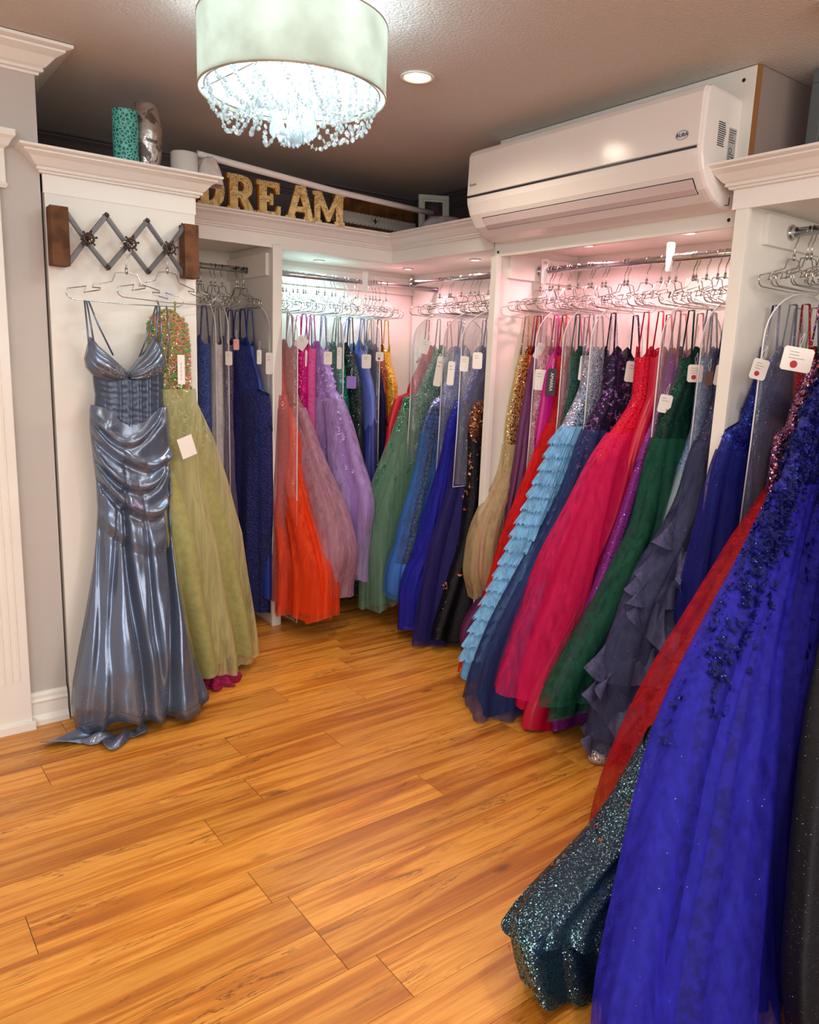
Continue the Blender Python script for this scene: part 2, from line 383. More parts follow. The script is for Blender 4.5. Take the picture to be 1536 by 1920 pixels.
# corner unit on the right
u = empty('closet_unit', (2.85,3.2,0), 0, 'short white closet unit in the corner between back closet and air conditioner', 'closet')
U(u, slab('back_panel', (3.1,3.125,2.8,4.15,0,2.0), None), slab('soffit', (2.57,3.1,2.8,3.64,1.985,2.003), None),
  slab('top_panel', (2.56,3.12,2.8,3.62,TOP-.03,TOP-.008), None), slab('side_panel', (2.56,3.1,2.785,2.805,0,2.0), None), slab('cleat', (2.6,3.09,2.805,2.822,1.85,1.95), None),
  sweep([(2.56,3.63),(2.56,2.80)], fascia_prof(), 'cornice', trimw))
U(u, rail(None, (2.82,2.822,1.892), (2.82,3.78,1.892)))
# unit below the air conditioner
u = empty('closet_unit', (2.85,2.15,0), 0, 'open white closet unit with pink-lit rail below the wall air conditioner', 'closet')
ply = P('raw_chipboard', (150,100,52), .8)
U(u, slab('back_panel', (3.1,3.125,1.56,2.78,0,2.0), None), slab('soffit', (2.57,3.1,1.56,2.78,1.985,2.003), None),
  slab('post', (2.53,2.56,2.745,2.785,0,1.93), None), slab('post', (2.53,2.56,1.52,1.558,0,1.93), None), slab('side_panel', (2.56,3.1,2.765,2.785,0,2.0), None),
  slab('side_panel', (2.56,3.1,1.535,1.555,0,1.985), None), slab('mounting_board', (2.548,2.57,1.556,2.785,1.93,2.437), None), slab('cleat', (2.62,3.09,2.748,2.765,1.84,1.95), None))
U(u, box_obj('board_edge', ply, (2.549,2.571,1.549,1.5555,1.93,2.437)), box_obj('side_board', P('side_board_taupe',(150,132,124),.7), (2.572,3.1,1.549,1.562,TOP,2.437)))
q = MB()
for (y,z) in ((1.60,2.40),(1.60,2.13),(1.60,1.955),(2.76,1.95)): q.tube([(2.5475,y,z),(2.5482,y,z)], .0065, 12)
U(u, q.build('screw_hole', P('hole_dark',(30,22,18),.8)))
U(u, rail(None, (2.82,1.556,1.89), (2.82,2.747,1.89)))
# near right unit
u = empty('closet_unit', (2.8,.5,0), 0, 'near right white closet unit with stepped crown and framed picture on top', 'closet')
U(u, slab('back_panel', (3.1,3.125,-.9,1.53,0,2.0), None), slab('soffit', (2.49,3.1,-.9,1.51,1.985,2.003), None), slab('side_panel', (2.49,3.1,1.50,1.533,0,1.985), None),
  slab('side_cap', (2.475,2.495,1.485,1.533,0,1.975), None), slab('top_panel', (2.49,3.12,-.9,1.545,TOP-.03,TOP-.008), None), slab('cleat', (2.60,3.09,1.482,1.50,1.87,1.97), None),
  sweep([(3.0,1.545),(2.472,1.545),(2.472,-.9)], fascia_prof(), 'cornice', trimw))
U(u, rail(None, (2.75,-.85,1.925), (2.75,1.481,1.925)))
# puck lights in the soffits
def soffit_light(x,y,z,c,e,label):
    e_ = empty('soffit_light', (x,y,z), 0, label, 'light')
    q = MB(); q.lathe([(.022,0),(.032,-.001),(.034,-.004),(.034,-.007),(.024,-.007),(.022,-.004)], (0,0,0), 28)
    r = q.build('bezel', P('puck_rim',(225,220,215),.3), e_, smooth=True)
    q = MB(); q.lathe([(.0005,-.0035),(.0225,-.0035)], (0,0,0), 28); q.build('lens', m_emit('lens%d'%int(c[1]*99), c+(1,), 8), r)
    light('puck_lamp','SPOT',(x,y,z-.012),e,c,.02,spot=2.8)
soffit_light(2.3,3.98,1.985,AQUA,16,'puck light glowing cool white in the back closet soffit')
soffit_light(2.84,3.86,1.985,PINK,9,'puck light glowing pink in the soffit right at the closet corner')
soffit_light(2.82,3.23,1.985,BLUSH,11,'puck light in the short corner unit soffit beside the air conditioner post')
soffit_light(2.82,2.46,1.985,PINK,11,'pink puck light below the far end of the air conditioner')
soffit_light(2.82,1.94,1.985,BLUSH,11,'pink puck light below the near end of the air conditioner')

# ------------------------------------------------------------------ recessed can, vent, smoke box
def can(x,y,label,e=60):
    e_ = empty('recessed_light', (x,y,2.44), 0, label, 'light')
    q = MB(); q.lathe([(.048,.0),(.058,-.001),(.062,-.004),(.062,-.008),(.052,-.009),(.046,-.004)], (0,0,0), 36); r = q.build('trim_ring', trimw, e_, smooth=True)
    q = MB(); q.lathe([(.0005,-.004),(.0475,-.004)], (0,0,0), 36); q.build('lens', m_emit('can_lens', (1,.82,.6,1), 14), r)
    light('can_lamp','SPOT',(x,y,2.425),e,(1,.86,.70),.05,spot=2.7)
can(1.786,2.409,'warm round recessed ceiling light between chandelier and air conditioner',26)
can(.2,1.0,'warm recessed ceiling light above the open wooden floor',34)
can(1.5,.55,'warm recessed ceiling light near the closest gowns',34)
can(-.9,2.0,'warm recessed ceiling light near the white door',22)
q = MB(); q.box(2.26,2.42,1.06,1.22,2.425,2.44)
tag(q.build('ceiling_vent', white, bevel=.003), 'white square ceiling vent cover above the near right closet', 'vent')
# ------------------------------------------------------------------ air conditioner
acw = P('ac_plastic', (238,230,222), .16)
acd = P('ac_dark', (40,38,48), .4)
def make_ac():
    e = empty('air_conditioner', (2.548,2.18,1.97), 0, 'long white wall air conditioner above the pink-lit closet bay', 'air conditioner')
    y0, y1 = -.585, .585
    full = [(0,.375),(-.17,.385),(-.192,.378),(-.203,.36),(-.208,.186),(-.205,.160),(-.188,.115),(-.15,.065),(-.10,.032),(-.05,.016),(0,.013)]
    def ring(y, prof, s=1.0):
        c = (-.10,.2); return [(c[0]+(a-c[0])*s if a < -.001 else a, y, c[1]+(b-c[1])*s) for a, b in prof]
    q = MB(); q.loft([ring(y0,full,.90), ring(y0+.004,full,.96), ring(y0+.014,full,.99), ring(y0+.03,full,1), ring(y1-.03,full,1), ring(y1-.014,full,.99), ring(y1-.004,full,.96), ring(y1,full,.90)], caps=True)
    q.build('casing', acw, e, smooth=False, bevel=.002)
    # front panel, slightly proud
    q = MB(); pr = [(-.205,.192),(-.2115,.194),(-.2075,.355),(-.197,.374),(-.19,.372)]
    q.loft([[(a,y,b) for a,b in pr] for y in (y0+.012,y1-.012)], caps=True); q.build('front_panel', acw, e, bevel=.002)
    q = MB(); q.box(-.2105,-.203,y0+.018,y1-.012,.184,.1915); q.build('panel_gap', acd, e)
    # louver and its gap
    def on(a, n=0):  # point on lower curve
        pts = [(-.188,.115),(-.15,.065),(-.10,.032),(-.05,.016)]
        i = min(2,int(a)); f = a-i; p = (pts[i][0]+(pts[i+1][0]-pts[i][0])*f, pts[i][1]+(pts[i+1][1]-pts[i][1])*f); return (p[0]-n*.6,p[1]-n*.8)
    lv = P('louver_plastic', (214,196,192), .12)
    q = MB(); A, B = on(.35,.0035), on(1.25,.0035); A2, B2 = on(.35,-.004), on(1.25,-.004); M_, M2 = on(.85,.0055), on(.85,-.004)
    q.loft([[(p[0],y,p[1]) for p in (A,M_,B,B2,M2,A2)] for y in (y0+.045,y1-.085)], caps=True); q.build('louver', lv, e, bevel=.001)
    q = MB()
    for a in (.33,1.27):
        c = on(a,.0005); q.tube([(c[0],y0+.043,c[1]),(c[0],y1-.08,c[1])], .0018, 6)
    for y in (y0+.043,y1-.082): q.tube([(on(a,.0005)[0],y,on(a,.0005)[1]) for a in (.33,.6,.9,1.27)], .0018, 6)
    q.build('louver_gap', acd, e)
    # badges: facing -X
    ink = P('badge_ink', (70,120,140), .4)
    text_obj('badge_lettering','AURA',.017,P('badge_navy',(50,70,110),.4),e,(-.2126,y0+.075,.232),(PI/2,0,-PI/2))
    q = MB(); q.tube([(-.2122,y0+.075+.023*math.cos(a),.232+.014*math.sin(a)) for a in [2*PI*k/28 for k in range(28)]], .0009, 5, closed=True); q.build('badge_ring', ink, e)
    text_obj('badge_lettering','Gentle',.016,P('badge_grey',(150,150,155),.4),e,(-.2126,y1-.05,.235),(PI/2,0,-PI/2))
    # side labels (near end faces -Y)
    ys = y0-.0008
    q = MB(); q.box(-.062,-.018,ys-.0006,ys+.004,.10,.27); lb = q.build('rating_label', P('label_silver',(176,172,168),.4), e)
    blk = P('print_dark',(60,58,60),.6)
    q = MB(); random.seed(2)
    for k in range(15):
        z = .262-k*.0075
        if 5 < k < 10: continue
        q.box(-.059,-.059+random.uniform(.02,.038),ys-.0012,ys,z,z+.0022)
    q.box(-.035,-.024,ys-.0012,ys,.165,.182)
    for k in range(14): q.box(-.058+k*.0026,-.058+k*.0026+.0014,ys-.0012,ys,.105,.121)
    q.tube([(-.047+.008*math.cos(a),ys-.001,.2+.008*math.sin(a)) for a in [2*PI*k/16 for k in range(16)]],.0012,4,closed=True)
    q.build('label_print', blk, lb)
    q = MB()
    for k in range(12):
        z = .275-k*.0065; q.box(-.125,-.125+random.uniform(.035,.045),ys-.0006,ys+.003,z,z+.003)
    q.build('warning_print', blk, e)
    q = MB(); q.tube([(-.02,ys,.055),(-.02,ys,.03),(-.04,ys,.026)], .0016, 5); q.build('clip_seam', acd, e)
make_ac()

# ------------------------------------------------------------------ chandelier
def make_chandelier():
    cx, cy, z0 = 1.15, 2.15, 2.175
    e = empty('drum_chandelier', (cx,cy,z0), 0, 'large cream drum shade chandelier dripping with crystal bead strings', 'chandelier')
    t = NT('shade_fabric'); c = t.coord((1,1,1)); n = t.noise(c, 9, 4); r = t.ramp(n,0,[(.35,S((206,208,196))),(.65,S((226,228,218)))])
    df = t.add('ShaderNodeBsdfDiffuse'); tl = t.add('ShaderNodeBsdfTranslucent'); mx = t.add('ShaderNodeMixShader'); mx.inputs[0].default_value = .5
    t.link(r,0,df,0); t.link(r,0,tl,0); t.link(df,0,mx,1); t.link(tl,0,mx,2); t.link(mx,0,t.out,0)
    bp = t.add('ShaderNodeBump'); bp.inputs['Strength'].default_value = .2; bp.inputs['Distance'].default_value=.004
    w = t.noise(t.coord((1,1,1)),120,2); t.link(w,0,bp,'Height'); t.link(bp,0,df,'Normal')
    R_, H_ = .268, .185
    q = MB(); q.lathe([(R_-.0015,0),(R_,0),(R_,H_),(R_-.0015,H_),(R_-.0015,0)], n=72); q.build('drum_shade', t.m, e, smooth=False)
    for o in [bpy.data.objects['drum_shade']]:
        o.data.polygons.foreach_set('use_smooth',[True]*len(o.data.polygons))
        o.modifiers.new('es','EDGE_SPLIT').split_angle = .6
    met = P('champagne_trim', (176,160,140), .35, .3)
    q = MB(); q.tube([(R_*math.cos(a),R_*math.sin(a),0) for a in [2*PI*k/72 for k in range(72)]], .0028, 6, closed=True); q.build('shade_rim', met, e, smooth=True)
    q = MB(); q.tube([(R_*math.cos(a),R_*math.sin(a),H_) for a in [2*PI*k/72 for k in range(72)]], .0022, 6, closed=True); q.build('shade_rim', met, e, smooth=True)
    q = MB(); q.tube([((R_-.018)*math.cos(a),(R_-.018)*math.sin(a),.008) for a in [2*PI*k/64 for k in range(64)]], .0028, 6, closed=True)
    q.tube([(.1*math.cos(a),.1*math.sin(a),.135) for a in [2*PI*k/40 for k in range(40)]], .004, 6, closed=True)
    for k in range(3):
        a = 2*PI*k/3+.4; q.tube([(0,0,.14),((R_-.002)*math.cos(a),(R_-.002)*math.sin(a),.012)], .0022, 6)
    q.build('inner_frame', P('chrome2',(190,186,180),.22,1), e, smooth=True)
    q = MB(); q.cyl((0,0,.14),(0,0,.25),.012,14); q.lathe([(.0005,.262),(.06,.2645),(.062,.255),(.02,.245),(.012,.24)], n=28); q.build('stem', MATS['chrome2'], e, smooth=True)
    for k in range(5):
        a = 2*PI*k/5+.3; b = MB(); b.cyl((.055*math.cos(a),.055*math.sin(a),.10),(.055*math.cos(a),.055*math.sin(a),.135),.011,12); s_ = b.build('lamp_socket', MATS['chrome2'], e, smooth=True)
        b = MB(); b.ball((.055*math.cos(a),.055*math.sin(a),.082),.017,12,8,(1,1,1.35)); b.build('bulb', m_emit('bulb', (.86,.97,1,1), 9), s_, smooth=True)
    cr = NT('crystal'); gl = cr.add('ShaderNodeBsdfGlass'); gl.inputs['IOR'].default_value = 1.5; gl.inputs['Roughness'].default_value = .02
    gl.inputs[0].default_value = (.93,.98,1,1); tl = cr.add('ShaderNodeBsdfTranslucent'); tl.inputs[0].default_value = (.9,.97,1,1)
    gs = cr.add('ShaderNodeBsdfGlossy'); gs.inputs['Roughness'].default_value = .08
    mx = cr.add('ShaderNodeMixShader'); mx.inputs[0].default_value = .22; cr.link(gl,0,mx,1); cr.link(tl,0,mx,2)
    m2 = cr.add('ShaderNodeMixShader'); m2.inputs[0].default_value = .25; cr.link(mx,0,m2,1); cr.link(gs,0,m2,2); cr.link(m2,0,cr.out,0)
    def bead(q, p, r, yaw, tilt=0):
        N = 8; ax = Vector((math.cos(yaw),math.sin(yaw),tilt)).normalized(); b = ax.cross(Vector((0,0,1))).normalized(); c = b.cross(ax)
        vs = [tuple(Vector(p)+ax*r*.5), tuple(Vector(p)-ax*r*.5)] + [tuple(Vector(p)+(b*math.cos(2*PI*k/N)+c*math.sin(2*PI*k/N))*r) for k in range(N)]
        q.add(vs, [(0,2+k,2+(k+1)%N) for k in range(N)] + [(1,2+(k+1)%N,2+k) for k in range(N)])
    def strand(pts, r, sp):
        q = MB(); L = [Vector(p) for p in pts]; acc = 0
        for a, b in zip(L, L[1:]):
            d = (b-a).length; n = 0
            while acc <= d:
                bead(q, a+(b-a)*(acc/d), r*random.uniform(.9,1.08), random.uniform(0,6.3), random.uniform(-.3,.3)); acc += sp
            acc -= d
        q.tube(pts, .0007, 4); return q.build('crystal_strand', cr.m, e)
    random.seed(8)
    for k in range(26):      # inner curtain, flaring out towards the bottom
        a = 2*PI*k/26; strand([(.1*math.cos(a),.1*math.sin(a),.132),(.112*math.cos(a),.112*math.sin(a),.02),(.126*math.cos(a),.126*math.sin(a),-.055+.012*math.sin(5*a))], .0088, .0158)
    for k in range(12):
        a = 2*PI*k/12+.1; strand([(.062*math.cos(a),.062*math.sin(a),.06),(.075*math.cos(a),.075*math.sin(a),-.045)], .0085, .016)
    for k in range(22):      # outer swags from the rim ring looping in to the centre
        a = 2*PI*k/22+.1; a2 = a+.5; r0 = R_-.022; pts = []
        for i in range(13):
            t_ = i/12; rr = r0+(.13-r0)*t_**1.3; aa = a+(a2-a)*t_
            pts.append((rr*math.cos(aa), rr*math.sin(aa), .004+(-.045-.004)*t_-(.062+.012*math.sin(k*2.1))*4*t_*(1-t_)))
        strand(pts, .0082, .0175)
    for k in range(9):       # short hanging tails
        a = 2*PI*k/9+.25; x, y = .2*math.cos(a), .2*math.sin(a); strand([(x,y,.004),(x*.98,y*.98,-.06-.02*math.sin(k*3))], .0078, .018)
    for k in range(11):
        a = 2*PI*k/8+.2; rr = .055 if k < 8 else .018; x, y = rr*math.cos(a), rr*math.sin(a); zt = -.035 if k < 8 else -.055
        q = MB(); q.lathe([(.0004,0),(.003,-.004),(.006,-.022),(.0135,-.047),(.0155,-.058),(.012,-.07),(.0004,-.082)], (x,y,zt), 8); q.build('crystal_drop', cr.m, e)
    light('chandelier_lamp','POINT',(cx,cy,z0+.03),5.5,(.72,.95,1),.05)
    light('chandelier_lamp','POINT',(cx,cy,z0+.15),9.5,(.62,.84,1),.06)
make_chandelier()

# ------------------------------------------------------------------ top-of-cabinet decor
def gold_mat():
    t = NT('carved_gold'); c = t.coord(); n = t.noise(c, 11, 2, .5, 3.4)
    r = t.ramp(n,0,[(.40,S((236,200,128))),(.455,S((250,226,160))),(.475,S((120,76,30))),(.5,S((226,184,104))),(.56,S((252,232,170))),(.59,S((140,92,40))),(.62,S((232,192,112)))]); t.link(r,0,t.b,'Base Color')
    t.b.inputs['Roughness'].default_value = .38; t.b.inputs['Metallic'].default_value = .1; t.bump(n,0,1,.012); return t.m
gold = gold_mat()
side = P('carved_gold_side', (196,134,52), .4)
def letter(ch, x, y, rz, h, label):
    """slab-serif carved letter standing on the closet top"""
    s = h; P_ = []; H = []
    if ch == 'D':
        P_ = [(0,0),(.42,0),(.62,.08),(.76,.26),(.8,.5),(.76,.74),(.62,.92),(.42,1),(0,1),(0,.86),(.08,.86),(.08,.14),(0,.14)]; H = [[(.32,.2),(.32,.8),(.42,.78),(.5,.66),(.53,.5),(.5,.34),(.42,.22)]]
    if ch == 'R':
        P_ = [(0,0),(.36,0),(.36,.13),(.31,.13),(.31,.38),(.38,.38),(.52,.13),(.5,.13),(.5,0),(.86,0),(.86,.13),(.78,.13),(.6,.42),(.72,.52),(.76,.7),(.72,.88),(.6,.97),(.45,1),(0,1),(0,.87),(.07,.87),(.07,.13),(0,.13)]
        H = [[(.31,.56),(.31,.82),(.42,.82),(.49,.76),(.5,.68),(.47,.6),(.42,.56)]]
    if ch == 'E':
        P_ = [(0,0),(.76,0),(.78,.34),(.66,.34),(.6,.16),(.32,.16),(.32,.43),(.42,.43),(.42,.35),(.53,.35),(.53,.67),(.42,.67),(.42,.59),(.32,.59),(.32,.84),(.58,.84),(.63,.68),(.74,.68),(.74,1),(0,1),(0,.87),(.08,.87),(.08,.13),(0,.13)]
    if ch == 'A':
        P_ = [(0,0),(.3,0),(.3,.12),(.27,.12),(.3,.25),(.58,.25),(.61,.12),(.56,.12),(.56,0),(.9,0),(.9,.12),(.84,.12),(.6,1),(.3,1),(.06,.12),(0,.12)]; H = [[(.34,.4),(.44,.74),(.54,.4)]]
    if ch == 'M':
        P_ = [(0,0),(.3,0),(.3,.12),(.25,.12),(.25,.62),(.46,.1),(.56,.1),(.76,.62),(.76,.12),(.71,.12),(.71,0),(1.04,0),(1.04,.12),(.98,.12),(.98,.88),(1.04,.88),(1.04,1),(.76,1),(.52,.42),(.28,1),(0,1),(0,.88),(.06,.88),(.06,.12),(0,.12)]
    cu = bpy.data.curves.new('letter_'+ch.lower(),'CURVE'); cu.dimensions = '2D'; cu.fill_mode = 'BOTH'; cu.extrude = .015; cu.bevel_depth = .003; cu.bevel_resolution = 1; cu.offset = -.002
    for L in [P_]+H:
        sp = cu.splines.new('POLY'); sp.points.add(len(L)-1); sp.use_cyclic_u = True
        for pt, (a,b) in zip(sp.points, L): pt.co = (a*s*1.02, b*s, 0, 1)
    tmp = bpy.data.objects.new('tmp', cu); col.objects.link(tmp)
    dg = bpy.context.evaluated_depsgraph_get(); me = bpy.data.meshes.new_from_object(tmp.evaluated_get(dg)); bpy.data.objects.remove(tmp)
    me.materials.clear(); me.materials.append(gold); me.materials.append(side)
    for p in me.polygons: p.material_index = 0 if abs(p.normal.z) > .5 else 1
    o = bpy.data.objects.new('carved_letter', me); col.objects.link(o)
    o.rotation_euler = (PI/2, 0, rz); o.location = (x, y, 2.104)
    tag(o, label, 'letter', 'carved golden letters on the back closet')
letter('D', 1.43, 3.60, .06, .165, 'carved golden letter D half hidden behind the left closet cornice')
letter('R', 1.575, 3.60, .04, .168, 'carved golden letter R standing beside the D on the back closet')
letter('E', 1.725, 3.60, .02, .162, 'carved golden letter E standing in the middle of the word')
letter('A', 1.878, 3.59, -.25, .162, 'carved golden letter A turned slightly, between E and M')
letter('M', 2.035, 3.60, -.3, .158, 'carved golden letter M standing last in the word')
# pierced teal cylinder vase
def pierced_mat():
    t = NT('teal_pierced'); c = t.coord()
    v = t.add('ShaderNodeTexVoronoi', feature='DISTANCE_TO_EDGE'); v.inputs['Scale'].default_value = 78; t.link(c,0,v,'Vector')
    r = t.ramp(v,0,[(.14,(0,0,0)),(.2,(1,1,1))]); cm = t.mix(r, S((104,200,184)), S((30,110,104))); t.link(cm,2,t.b,'Base Color')
    t.b.inputs['Roughness'].default_value = .35; t.bump(r,0,.8,.004); return t.m
q = MB(); q.lathe([(.0005,0),(.046,0),(.046,.003),(.0458,.2),(.047,.206),(.043,.206),(.042,.02),(.0005,.02)], n=40)
o = q.build('cylinder_vase', pierced_mat(), smooth=True, loc=(.972,3.13,2.105)); o.modifiers.new('e','EDGE_SPLIT').split_angle=.7
tag(o, 'turquoise pierced cylinder vase standing on the left closet top', 'vase')
def mercury():
    t = NT('mercury_glass'); c = t.coord((1,1,1)); n = t.noise(c, 14, 5, .65, .8); r = t.ramp(n,0,[(.44,S((120,104,98))),(.5,S((214,208,204))),(.62,S((190,180,176)))])
    t.link(r,0,t.b,'Base Color'); r2 = t.ramp(n,0,[(.44,(.6,.6,.6)),(.5,(.12,.12,.12))]); t.link(r2,0,t.b,'Roughness'); t.b.inputs['Metallic'].default_value=.85; t.bump(n,0,.4,.01); return t.m
q = MB(); q.lathe([(.0005,0),(.034,0),(.042,.02),(.053,.07),(.058,.13),(.056,.18),(.048,.225),(.040,.246),(.042,.254),(.038,.254),(.036,.22),(.0005,.21)], n=44)
tag(q.build('barrel_vase', mercury(), smooth=True, loc=(1.062,3.16,2.105)), 'mottled silver barrel vase beside the turquoise one', 'vase')
plm = P('plaster_white', (214,205,196), .75)
q = MB(); q.lathe([(.0005,0),(.05,0),(.052,.005),(.052,.094),(.05,.1),(.047,.1),(.046,.03),(.0005,.03)], n=36)
tag(q.build('white_pot', plm, smooth=True, loc=(1.20,3.14,2.108)), 'plain white cylinder pot on the left closet cornice', 'pot')
def cloth_lump(name, loc, ext, mat, label, cat, seed=1, n=46, fold=.25, freq=5):
    q = MB(); loops = []
    for i in range(25):
        ph = PI*.52*i/24; L = []
        for k in range(n):
            a = 2*PI*k/n; rr = math.sin(ph)**.8 if i else .001; zz = math.cos(ph)
            f = 1+fold*noise.noise(Vector((math.cos(a)*1.6+seed, math.sin(a)*1.6, ph*.9)))+fold*.5*math.sin(a*freq+3*noise.noise(Vector((seed,ph,a*.3))))*math.sin(ph)
            L.append((ext[0]*rr*math.cos(a)*f, ext[1]*rr*math.sin(a)*f, max(0,ext[2]*zz*(1+fold*.6*noise.noise(Vector((rr*3*math.cos(a),rr*3*math.sin(a),seed)))))+.001))
        loops.append(L)
    q.loft(loops); return tag(q.build(name, mat, smooth=True, loc=loc), label, cat)
cloth_lump('folded_cloth', (1.30,3.15,2.105), (.065,.05,.105), m_cloth('white_muslin',(222,212,202),(206,196,188),30,.2), 'bunched white cloth at the corner of the left closet', 'cloth', 3)
cloth_lump('draped_scarf', (2.63,3.30,2.105), (.085,.16,.075), m_cloth('grey_muslin',(190,184,186),(160,154,160),30,.3), 'bunched pale grey scarf at the air conditioner end of the curtain rod', 'scarf', 7)
q = MB(); q.tube([(1.27,3.18,2.225),(2.0,3.32,2.215),(2.62,3.36,2.205)], .0135, 16)
tag(q.build('curtain_rod', P('rod_white',(232,226,222),.3), smooth=True), 'long white curtain rod lying across the closet tops', 'rod')
# wooden sign with metal band
def sign():
    e = empty('wall_sign', (2.46,3.74,2.100), math.radians(4), 'dark wooden plank sign with riveted white metal band and fleur-de-lis', 'sign')
    wd = m_cloth('sign_wood',(120,82,48),(70,44,26),14,.3)
    q = MB(); q.box(-.22,.36,0,.018,0,.062); q.box(-.22,.36,0,.018,.128,.212); q.box(-.2,.34,.018,.03,.01,.2)
    q.build('plank', wd, e, bevel=.002)
    q = MB(); q.box(-.216,.36,-.008,.017,.064,.126); b = q.build('metal_band', P('band_white',(206,200,190),.45,.2), e, bevel=.001)
    q = MB()
    for k in range(20):
        for z in (.068,.122): q.ball((-.205+k*.0275,-.009,z), .0028, 8, 5)
    q.build('rivet', P('rivet_dark',(90,80,70),.4,.6), b, smooth=True)
    ink = P('sign_ink',(40,34,32),.7)
    q = MB(); cx, cz, y = .06, .095, -.0092
    def blob(pts): q.add([(cx+a,y,cz+b) for a,b in pts]+[(cx+a,y+.0011,cz+b) for a,b in pts], [tuple(range(len(pts)))]+[(i,(i+1)%len(pts),len(pts)+(i+1)%len(pts),len(pts)+i) for i in range(len(pts))])
    blob([(0,.02),(.005,.011),(.0055,.004),(.003,-.004),(-.003,-.004),(-.0055,.004),(-.005,.011)])
    for s_ in (1,-1):
        blob([(s_*.004,-.004),(s_*.008,.004),(s_*.013,.007),(s_*.016,.002),(s_*.013,-.003),(s_*.012,.001),(s_*.009,-.001),(s_*.006,-.008)])
        blob([(0,-.006),(s_*.003,-.008),(s_*.006,-.014),(s_*.002,-.012),(0,-.018)])
    blob([(-.009,-.004),(.009,-.004),(.009,-.0065),(-.009,-.0065)])
    for k in range(28):
        a = 2*PI*k/28; blob([(.026*math.cos(a),.026*math.sin(a)),(.028*math.cos(a),.028*math.sin(a)),(.028*math.cos(a+.12),.028*math.sin(a+.12)),(.026*math.cos(a+.12),.026*math.sin(a+.12))])
    q.build('fleur_de_lis', ink, b)
    e.rotation_euler = (math.radians(-6),0,math.radians(4))
sign()
def frame(name, loc, rot, w, h, bw, mat, mat2, label, art):
    e = empty(name, loc, 0, label, 'picture frame'); e.rotation_euler = rot
    q = MB()
    for (x0,x1,z0,z1) in ((-w/2,w/2,0,bw),(-w/2,w/2,h-bw,h),(-w/2,-w/2+bw,bw,h-bw),(w/2-bw,w/2,bw,h-bw)): q.box(x0,x1,-.012,.012,z0,z1)
    q.build('frame_moulding', mat, e, bevel=.003)
    b2 = bw*.45; q = MB(); W2, a, b = w/2-bw, bw, h-bw
    for (x0,x1,z0,z1) in ((-W2,W2,a,a+b2),(-W2,W2,b-b2,b),(-W2,-W2+b2,a+b2,b-b2),(W2-b2,W2,a+b2,b-b2)): q.box(x0,x1,-.004,.01,z0,z1)
    q.build('inner_moulding', mat2, e, bevel=.002)
    q = MB(); q.box(-W2+b2,W2-b2,.002,.006,a+b2,b-b2); p = q.build('picture', art, e)
    return e
art = m_cloth('small_print',(84,66,70),(44,34,38),20,.1)
fr = frame('small_picture_frame', (2.76,3.52,2.106), (math.radians(-12),0,math.radians(-28)), .17,.245,.024, P('frame_sage',(196,204,186),.6), P('frame_sage_light',(214,206,190),.6), 'small distressed pale green picture frame leaning at the corner', art)
text_obj('lettering','The best',.018,P('ink_light',(206,192,190),.6),fr,(0,.0012,.13),(PI/2,0,0)); text_obj('lettering','dream',.024,MATS['ink_light'],fr,(0,.0012,.105),(PI/2,0,0))
frame('large_picture_frame', (2.72,1.20,2.106), (0,math.radians(0),math.radians(-90)), .5,.325,.042, P('frame_grey',(92,98,98),.5), P('frame_grey2',(150,130,96),.5), 'large grey picture frame with white mat above the near right closet', P('mat_white',(226,220,216),.7))

